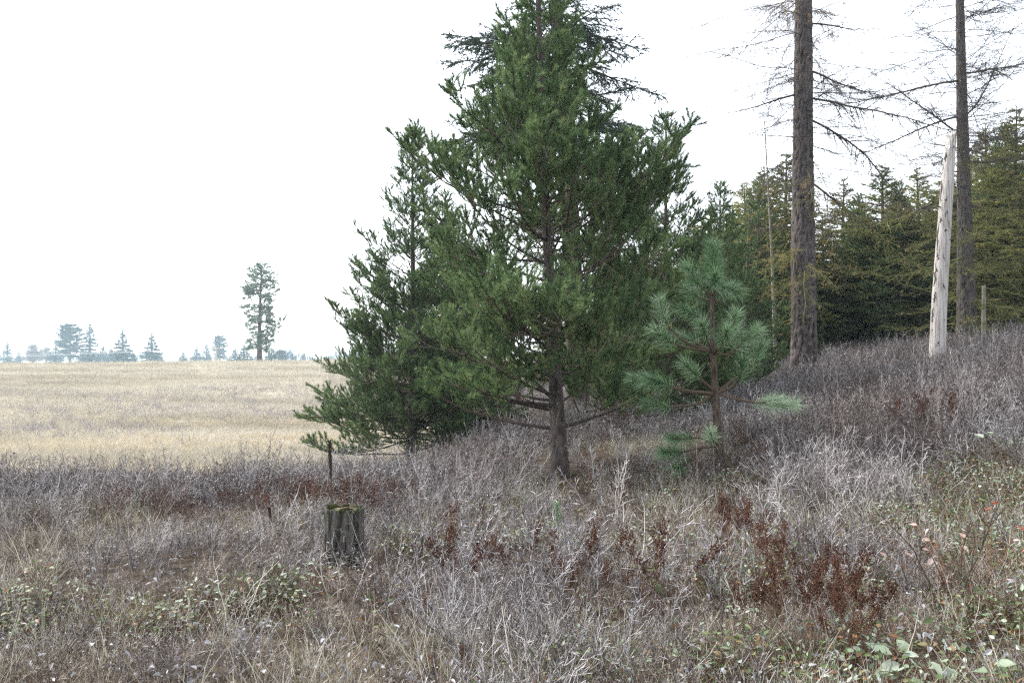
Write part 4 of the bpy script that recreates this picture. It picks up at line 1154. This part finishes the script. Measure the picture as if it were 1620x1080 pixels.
def feet_shown(x, y, nr):
    """thin growth in front of the trunk feet that the photograph shows"""
    k = np.ones(len(x), bool)
    for ux, uy, uw, ud in ((.63, 11.0, .30, 2.6), (2.39, 9.8, .30, 2.8), (-2.13, 7.6, .08, 1.6), (sx, sy, .26, 1.5)):
        k &= ~((y < uy + .2) & (y > uy - ud) & (np.abs(x - ux * y / uy) < uw) & (nr.random(len(x)) < .9))
    return k

def place(name, label, x, y, coll, k, nr, smin, smax, tilt=.12, sink=0.0, sc=None):
    n = len(x)
    z = ground_z(x, y) - sink
    rot = np.stack([nr.normal(0, tilt, n), nr.normal(0, tilt, n), nr.uniform(0, 6.283, n)], 1)
    s = nr.uniform(smin, smax, n) if sc is None else sc
    idx = nr.integers(0, k, n) if np.isscalar(k) else k
    return scatter(name, label, np.stack([x, y, z], 1), rot, s, idx, coll)

nr = np.random.default_rng(1234)
# open shrubs: everywhere on this side of the meadow
x, y = fan(7600, 2.2, 30, -.85, .85, nr, .68)
redf = fbm(x / 1.6, y / 1.6, 41)
bankf = sm(.22, .42, az_of(x, y)) * sm(8, 12, y)
keep = (y < edge_y(x, y)) & (nr.random(len(x)) < np.clip(2.6 * fbm(x / .8, y / .8, 43) - .65, 0.05, 1)) & (nr.random(len(x)) > bankf * .75)
clear = (np.hypot(x - sx, y - sy) > .22) & ~((y < sy) & (y > sy - 1.5) & (np.abs(x - sx * y / sy) < .26) & (nr.random(len(x)) < .85))
keep &= clear
keep &= feet_shown(x, y, nr)
x, y = x[keep], y[keep]
near = 1 - sm(3.5, 7.0, y)
place('open_shrubs', 'grey leafless snowberry twigs covering the slope', x, y, C_shrub, 5, nr, 0, 0, .16, 0, nr.uniform(.55, 1.15, len(x)) * (1 - .35 * near) * (.55 + .9 * sm(.3, .7, fbm(x / 1.4, y / 1.4, 45))))
# short twigs and seedlings filling the near ground
x, y = fan(4200, 2.0, 9, -.9, .9, nr, .42)
keep = (np.hypot(x - sx, y - sy) > .2) & (nr.random(len(x)) < sm(.3, .6, fbm(x / .6, y / .6, 47)))
x, y = x[keep], y[keep]
place('low_twigs', 'short tangled grey twigs close to the near ground', x, y, C_low, 3, nr, .28, .58, .35)
# dense dark thicket on the bank
x, y = fan(4600, 5.5, 30, .1, .9, nr, .8)
keep = nr.random(len(x)) < sm(.20, .40, az_of(x, y) + (fbm(x / 1.5, y / 1.5, 51) - .5) * .35) * sm(7, 10.5, y)
keep &= feet_shown(x, y, nr)
x, y = x[keep], y[keep]
place('thicket_shrubs', 'dense dark leafless thicket on the rising bank', x, y, C_thick, 4, nr, .7, 1.15, .15)
x, y = fan(2600, 8.2, 16, -.85, -.02, nr, .8)
keep = (y < edge_y(x, y) + .2) & (nr.random(len(x)) < sm(.36, .62, fbm(x / 1.7, y / 1.2, 53)) * sm(8.2, 9.8, y)) & feet_shown(x, y, nr)
x, y = x[keep], y[keep]
place('belt_shrubs', 'dense purple grey belt of shrubs along the near edge of the meadow', x, y, C_thick, 4, nr, .6, .95, .15)
# low twigs under the stand of trees
x, y = fan(2200, 14, 42, -.06, .8, nr, .8)
place('stand_floor_shrubs', 'low twigs under the dark stand of trees', x, y, C_thick, 4, nr, .6, 1.0, .15)
# straw grass
x, y = fan(9500, 2.2, 16, -.85, .85, nr, .55)
gf = fbm(x / 1.1, y / 1.1, 61)
keep = (y < edge_y(x, y)) & (nr.random(len(x)) < sm(.38, .70, gf + .12 * sm(-.3, .3, az_of(x, y)) - .04 + .06 * (1 - sm(4, 7, y)))) & (np.hypot(x - sx, y - sy) > .17) & ~((y < sy) & (y > sy - 1.0) & (np.abs(x - sx * y / sy) < .24)) & (feet_shown(x, y, nr) | (nr.random(len(x)) < .3))
x, y = x[keep], y[keep]
place('dry_grass', 'straw coloured dead grass between the shrubs', x, y, C_grass, 3, nr, .6, 1.25, .2)
# brown seed heads further off
x, y = fan(5000, 7.6, 20, -.85, .85, nr, .7)
rf = fbm(x / 1.2, y / .9, 71)
keep = (y < edge_y(x, y) - .8) & (nr.random(len(x)) < .7 * sm(.52, .66, rf)) & (y < edge_y(x, y) - 2.5 * nr.random(len(x)) - 1.2) & feet_shown(x, y, nr) & (nr.random(len(x)) > .55 * sm(.1, .3, az_of(x, y)))
x, y = x[keep], y[keep]
place('brown_weeds', 'patches of red brown dried weeds among the shrubs', x, y, C_weed, 3, nr, .45, .8, .12)
# green and pale herbs near the ground
x, y = fan(9000, 2.2, 13, -.85, .85, nr, .55)
hf = fbm(x / .8, y / .8, 81) + .16 * sm(.05, .45, az_of(x, y)) - .10 * sm(0, -.4, -az_of(x, y) * -1)
keep = (y < edge_y(x, y)) & (nr.random(len(x)) < sm(.50, .72, hf) * (1 - .6 * sm(6, 12, y)))
x, y = x[keep], y[keep]
place('low_herbs', 'low green and pale leaves of ground plants between the twigs', x, y, C_herb, 3, nr, .6, 1.2, .2)
# leaf litter caught in the twigs
x, y = fan(20000, 2.2, 11, -.85, .85, nr, .35)
keep = nr.random(len(x)) < np.clip(fbm(x / .7, y / .7, 91) * 1.6 - .45, 0, 1)
x, y = x[keep], y[keep]
n = len(x)
scatter('leaf_litter', 'small curled dry leaves lying among the twigs', np.stack([x, y, ground_z(x, y) + nr.uniform(.005, .2, n)], 1), nr.uniform(-.9, .9, (n, 3)) * [1, 1, 4], nr.uniform(.5, 1.2, n), nr.integers(0, 5, n), C_leaf)
# the meadow
x, y = fan(26000, 12, 112, -.80, .10, nr, .38)
keep = y > edge_y(x, y) - .3
x, y = x[keep], y[keep]
s = np.interp(y, [12, 40, 110], [.8, 1.2, 1.9]) * nr.uniform(.6, 1.2, len(x))
k = np.where(nr.random(len(x)) < .45 * sm(.48, .66, fbm(x / 12, y / 3.5, 99)) * (1 - sm(24, 45, y)), 3, nr.integers(0, 3, len(x)))
place('meadow_grass', 'pale straw grass of the open meadow', x, y, C_field, k, nr, 0, 0, .1, 0, s)
x, y = fan(5200, 13, 75, -.80, .02, nr, .6)
bf = fbm(x / 9, y / 5, 95) + .35 * np.exp(-((y - 47) / 7) ** 2) + .25 * np.exp(-((y - 31) / 2.5) ** 2) * (x < -12)
keep = (y > edge_y(x, y) + 2) & (nr.random(len(x)) < sm(.52, .8, bf))
x, y = x[keep], y[keep]
place('meadow_shrubs', 'low grey twigs in bands across the meadow', x, y, C_ftwig, 2, nr, .6, 1.1, .15)

# ------------------------------------------------------------------ single plants one can point at
WEED = [weed_stem_mesh(300 + i, [.55, .62, .5, .58][i]) for i in range(4)]
def ground_hit(u, v, lift=0.0):
    """where the view ray through a photo pixel meets a surface `lift` above the ground"""
    d = np.linspace(2.5, 40, 3000)
    X = (u - 810) / FX * d; Z = EYE + (HZ - v) / FX * d
    k = np.argmax(Z < ground_z(X, d) + lift)
    return float(X[k]), float(d[k])
weeds = [
    (1275, 930, 20, .24, .42, 'largest dark red brown clump of dried seed heads, lower right'),
    (1165, 818, 9, .20, .45, 'wide brown seed head clump right of and below the sapling'),
    (1215, 835, 5, .10, .5, 'small brown seed head clump touching the wide one on its right'),
    (1288, 868, 5, .10, .45, 'brown seed head clump above the largest dark one'),
    (1030, 868, 6, .08, .5, 'brown seed heads below and left of the sapling'),
    (960, 885, 6, .07, .38, 'dense brown seed head clump in the centre foreground, right one of a pair'),
    (890, 888, 6, .07, .38, 'brown seed head clump in the centre foreground, left one of a pair'),
    (805, 850, 5, .12, .5, 'thin brown seed heads below the large pine trunk'),
    (728, 860, 5, .10, .5, 'brown seed heads on their own, right of the stump'),
    (655, 958, 4, .09, .24, 'low brown seed heads right of and below the stump'),
    (905, 965, 4, .10, .24, 'low brown clump under the left seed heads of the central pair'),
    (920, 848, 4, .08, .45, 'small brown seed heads above the central pair'),
    (1345, 905, 5, .10, .5, 'brown seed heads at the upper right of the largest dark clump'),
    (1050, 960, 4, .10, .25, 'low scattered brown seed heads left of the largest dark clump'),
    (700, 1045, 4, .12, .2, 'low brown seed heads at the bottom edge, left of centre'),
    (1450, 640, 9, .35, .6, 'rusty brown weed patch in the thicket below the white snag'),
]
rng = random.Random(400)
for u, v, n, spread, hh, lab in weeds:
    wx, wy = ground_hit(u, v, hh * .8)
    t = thing('dried_weed', lab, 'dried weed', (wx, wy, gz(wx, wy)), group='dried weeds with brown seed heads')
    for i in range(n):
        a, r = rng.uniform(0, 6.28), spread * math.sqrt(rng.random())
        S_, C_ = WEED[rng.randrange(4)]
        px, py = math.cos(a) * r, math.sin(a) * r
        st = obj('stem', S_, t, (px, py, gz(wx + px, wy + py) - gz(wx, wy)), (rng.gauss(0, .2), rng.gauss(0, .2), rng.uniform(0, 6.28)), hh / .56 * rng.uniform(.65, 1.15))
        obj('seed_head', C_, st, kind='stuff')

# pale leafless shrubs that stand out
M['pale_twig'] = tint_mat('pale_twig', [(.30, .27, .24), (.48, .44, .40), (.62, .58, .53)], None, .8, .15, 0, .15)
M['dark_twig'] = tint_mat('dark_twig', [(.05, .04, .032), (.10, .085, .065), (.16, .14, .09)], None, .8, .15, 0, .15)
for i, (u, v, H, mt, th_, lab) in enumerate((
    (965, 830, .75, 'pale_twig', 1.7, 'pale bleached leafless shrub to the right of the large pine trunk'),
    (1075, 830, .4, 'pale_twig', 1.3, 'pale leafless shrub in front of the sapling trunk'),
    (1290, 800, .75, 'pale_twig', 1.5, 'pale forked shrub on the slope right of the sapling'),
    (545, 960, .45, 'pale_twig', 1.5, 'pale curling twigs growing against the front of the stump'),
    (1500, 960, .8, 'dark_twig', 2.2, 'dark stemmed bush with stray twigs near the lower right corner'),
    (640, 930, .5, 'dark_twig', 1.5, 'small dark twiggy bush just right of the stump'),
    (370, 990, .45, 'pale_twig', 1.4, 'small pale bush at lower left, short of the stump'),
    (1180, 1000, .4, 'pale_twig', 1.5, 'small pale bush left of the largest brown clump'),
)):
    wx, wy = ground_hit(u, v)
    me = shrub_mesh(500 + i, H, 5, .16, M[mt], th_, 0, .7)
    obj('leafless_shrub', me, None, (wx, wy, gz(wx, wy)), (0, 0, i), 1.0, label=lab, category='shrub', group='shrubs that stand out')

# broad leaved plants with single leaves
def leafy(name, label, u, v, n, L, W, H, spread, mat, seed, cat='plant', lift=0):
    nr = np.random.default_rng(seed)
    wx, wy = ground_hit(u, v, lift)
    t = thing(name, label, cat, (wx, wy, gz(wx, wy)))
    for i in range(n):
        a = nr.uniform(0, 6.28); r = spread * math.sqrt(nr.random()); h = H * nr.uniform(.5, 1)
        b = np.array([math.cos(a) * r * .2, math.sin(a) * r * .2, -.03]); e = np.array([math.cos(a) * r, math.sin(a) * r, h])
        G = Geo(); G.tube([b, (b + e) / 2 + [0, 0, .03], e], [.003, .0025, .0015], 5, 0, .5); st = obj('stem', G.build('stem', [M['seed_stem']], True), t)
        G = Geo(); ll = L * nr.uniform(.7, 1.2)
        G.leaves(e[None], np.array([[math.cos(a + nr.normal(0, .6)), math.sin(a + nr.normal(0, .6)), nr.normal(.2, .35)]]), np.array([[nr.normal(0, .3), nr.normal(-.3, .3), 1.]]), ll, ll * W, nr, 0, nr.random(1), .3, .25)
        obj('leaf', G.build('leaf', [M[mat]]), st)
leafy('leafy_plant', 'green broad leaved plant at the bottom edge, near the right corner', 1490, 1045, 16, .10, .6, .18, .22, 'pale_leaf', 1, lift=.12)
leafy('leafy_plant', 'bright yellow green leaved plant between the central seed heads', 1008, 920, 6, .11, .5, .22, .08, 'green_leaf', 2, lift=.12)
leafy('leafy_plant', 'green leaved plant beside the lower right edge of the largest brown clump', 1420, 1000, 9, .06, .6, .2, .18, 'green_leaf', 3, lift=.1)
leafy('leafy_plant', 'light green leafy plant high on the bank at the right edge', 1590, 695, 12, .09, .6, .35, .3, 'pale_leaf', 4, lift=.3)
leafy('leafy_plant', 'green leaves at the foot of the sapling trunk', 1185, 735, 12, .06, .6, .3, .3, 'green_leaf', 5, lift=.25)
M['red_leaf'] = tint_mat('red_leaf', [(.28, .045, .02), (.42, .09, .04), (.38, .17, .12)], None, .5, .3, .25, .2)
M['pink_leaf'] = tint_mat('pink_leaf', [(.30, .20, .17), (.42, .28, .25), (.48, .38, .33)], None, .5, .3, .25, .2)
leafy('leafy_plant', 'twig with a few bright red leaves near the right edge', 1562, 818, 5, .045, .65, .5, .2, 'red_leaf', 6, lift=.42)
leafy('leafy_plant', 'low bush of faded pink leaves below the bright red ones', 1510, 860, 26, .05, .6, .38, .45, 'pink_leaf', 7, lift=.3)
# grass green tussock left of the stump
for i, (u, v, lab) in enumerate(((425, 925, 'dark green grass tussock left of the stump'), (195, 965, 'yellowing grass tussock at lower left'), (1240, 720, 'green tussock on the slope right of the sapling'))):
    wx, wy = ground_hit(u, v, .1)
    me = grass_mesh(600 + i, 90, .38, .12, .004, [tint_mat('tussock_green', [(.06, .08, .02), (.12, .14, .045), (.24, .22, .09)], None, .6, .3, .3, .1), tint_mat('tussock_yellow', [(.16, .14, .04), (.28, .24, .08), (.36, .31, .14)], None, .6, .3, .3, .1)][i == 1])
    obj('grass_tussock', me, None, (wx, wy, gz(wx, wy)), label=lab, category='grass tussock', group='green tussocks')
# tiny pine seedling in the centre
wx, wy = ground_hit(880, 838, .15)
crown_save = crown; crown = Geo(); nr = np.random.default_rng(3)
t = thing('pine_seedling', 'tiny pale green pine seedling below the large pine trunk', 'seedling', (wx, wy, gz(wx, wy)))
G = Geo(); G.tube([(0, 0, -.03), (0, 0, .2), (.01, 0, .36)], [.006, .005, .003], 6); obj('trunk', G.build('seedling_stem', [M['sapling_bark']], True), t)
for h in (.16, .26, .36):
    tuft(np.array([0, 0, h]), [0, 0, 1], 70, .09, .9, .12, .45)
obj('crown', crown.build('seedling_crown', [M['pine_twig'], M['sapling_needle']]), t, kind='stuff')

# single pale dry leaves lying on the near ground
LEAF = [leaf_mesh(620 + i, .037) for i in range(6)]
rng = random.Random(77)
for i in range(290):
    u, v = (rng.uniform(-20, 1640) if i % 2 else rng.uniform(-20, 760)), 1100 - 210 * rng.random() ** 1.3
    wx, wy = ground_hit(u, v, .1)
    obj('leaf', LEAF[i % 6], ground, (wx, wy, gz(wx, wy) + rng.uniform(.06, .22)), (rng.gauss(0, .5), rng.gauss(0, .5), rng.uniform(0, 6.28)), rng.uniform(.6, 1.15))

# ------------------------------------------------------------------ the low wood along the far skyline
nr = np.random.default_rng(55)
uu = np.concatenate([nr.uniform(-120, 232, 190), nr.uniform(284, 700, 200)])
dd = nr.uniform(560, 760, len(uu))
xx = (uu - 810) / FX * dd
hh = EYE + (HZ - (569 - 22 * fbm(uu / 30, uu * 0, 5, 2) * nr.uniform(.35, 1.1, len(uu)))) / FX * dd - ground_z(xx, dd)
C_wood = proto_col('wood_kinds', [FC['cone'][1], FC['round'][1], FC['bare'][1]])
scatter('far_wood', 'low hazy band of woodland along the far skyline', np.stack([xx, dd, ground_z(xx, dd) - .5], 1), np.stack([uu * 0, uu * 0, nr.uniform(0, 6.28, len(uu))], 1), (hh + .5) / 12, nr.choice([0, 0, 1, 2], len(uu)), C_wood)

# ------------------------------------------------------------------ haze
m, t = new_mat('haze')
pv = N(t, 'ShaderNodeVolumePrincipled')
pv.inputs['Color'].default_value = (.66, .86, 1.0, 1)
pv.inputs['Density'].default_value = .0005
pv.inputs['Anisotropy'].default_value = .2
t.links.new(pv.outputs[0], N(t, 'ShaderNodeOutputMaterial').inputs['Volume'])
G = Geo()
x0, x1_, y0, y1, z0, z1 = -1000, 1000, -1000, 1000, -16, 27
Vb = [(a, b, c) for a in (x0, x1_) for b in (y0, y1) for c in (z0, z1)]
G.add(Vb, [[0, 1, 3], [0, 3, 2], [4, 6, 7], [4, 7, 5], [0, 4, 5], [0, 5, 1], [2, 3, 7], [2, 7, 6], [0, 2, 6], [0, 6, 4], [1, 5, 7], [1, 7, 3]])
obj('haze', G.build('haze', [m]), kind='stuff', label='thin bluish haze over the meadow', category='haze')
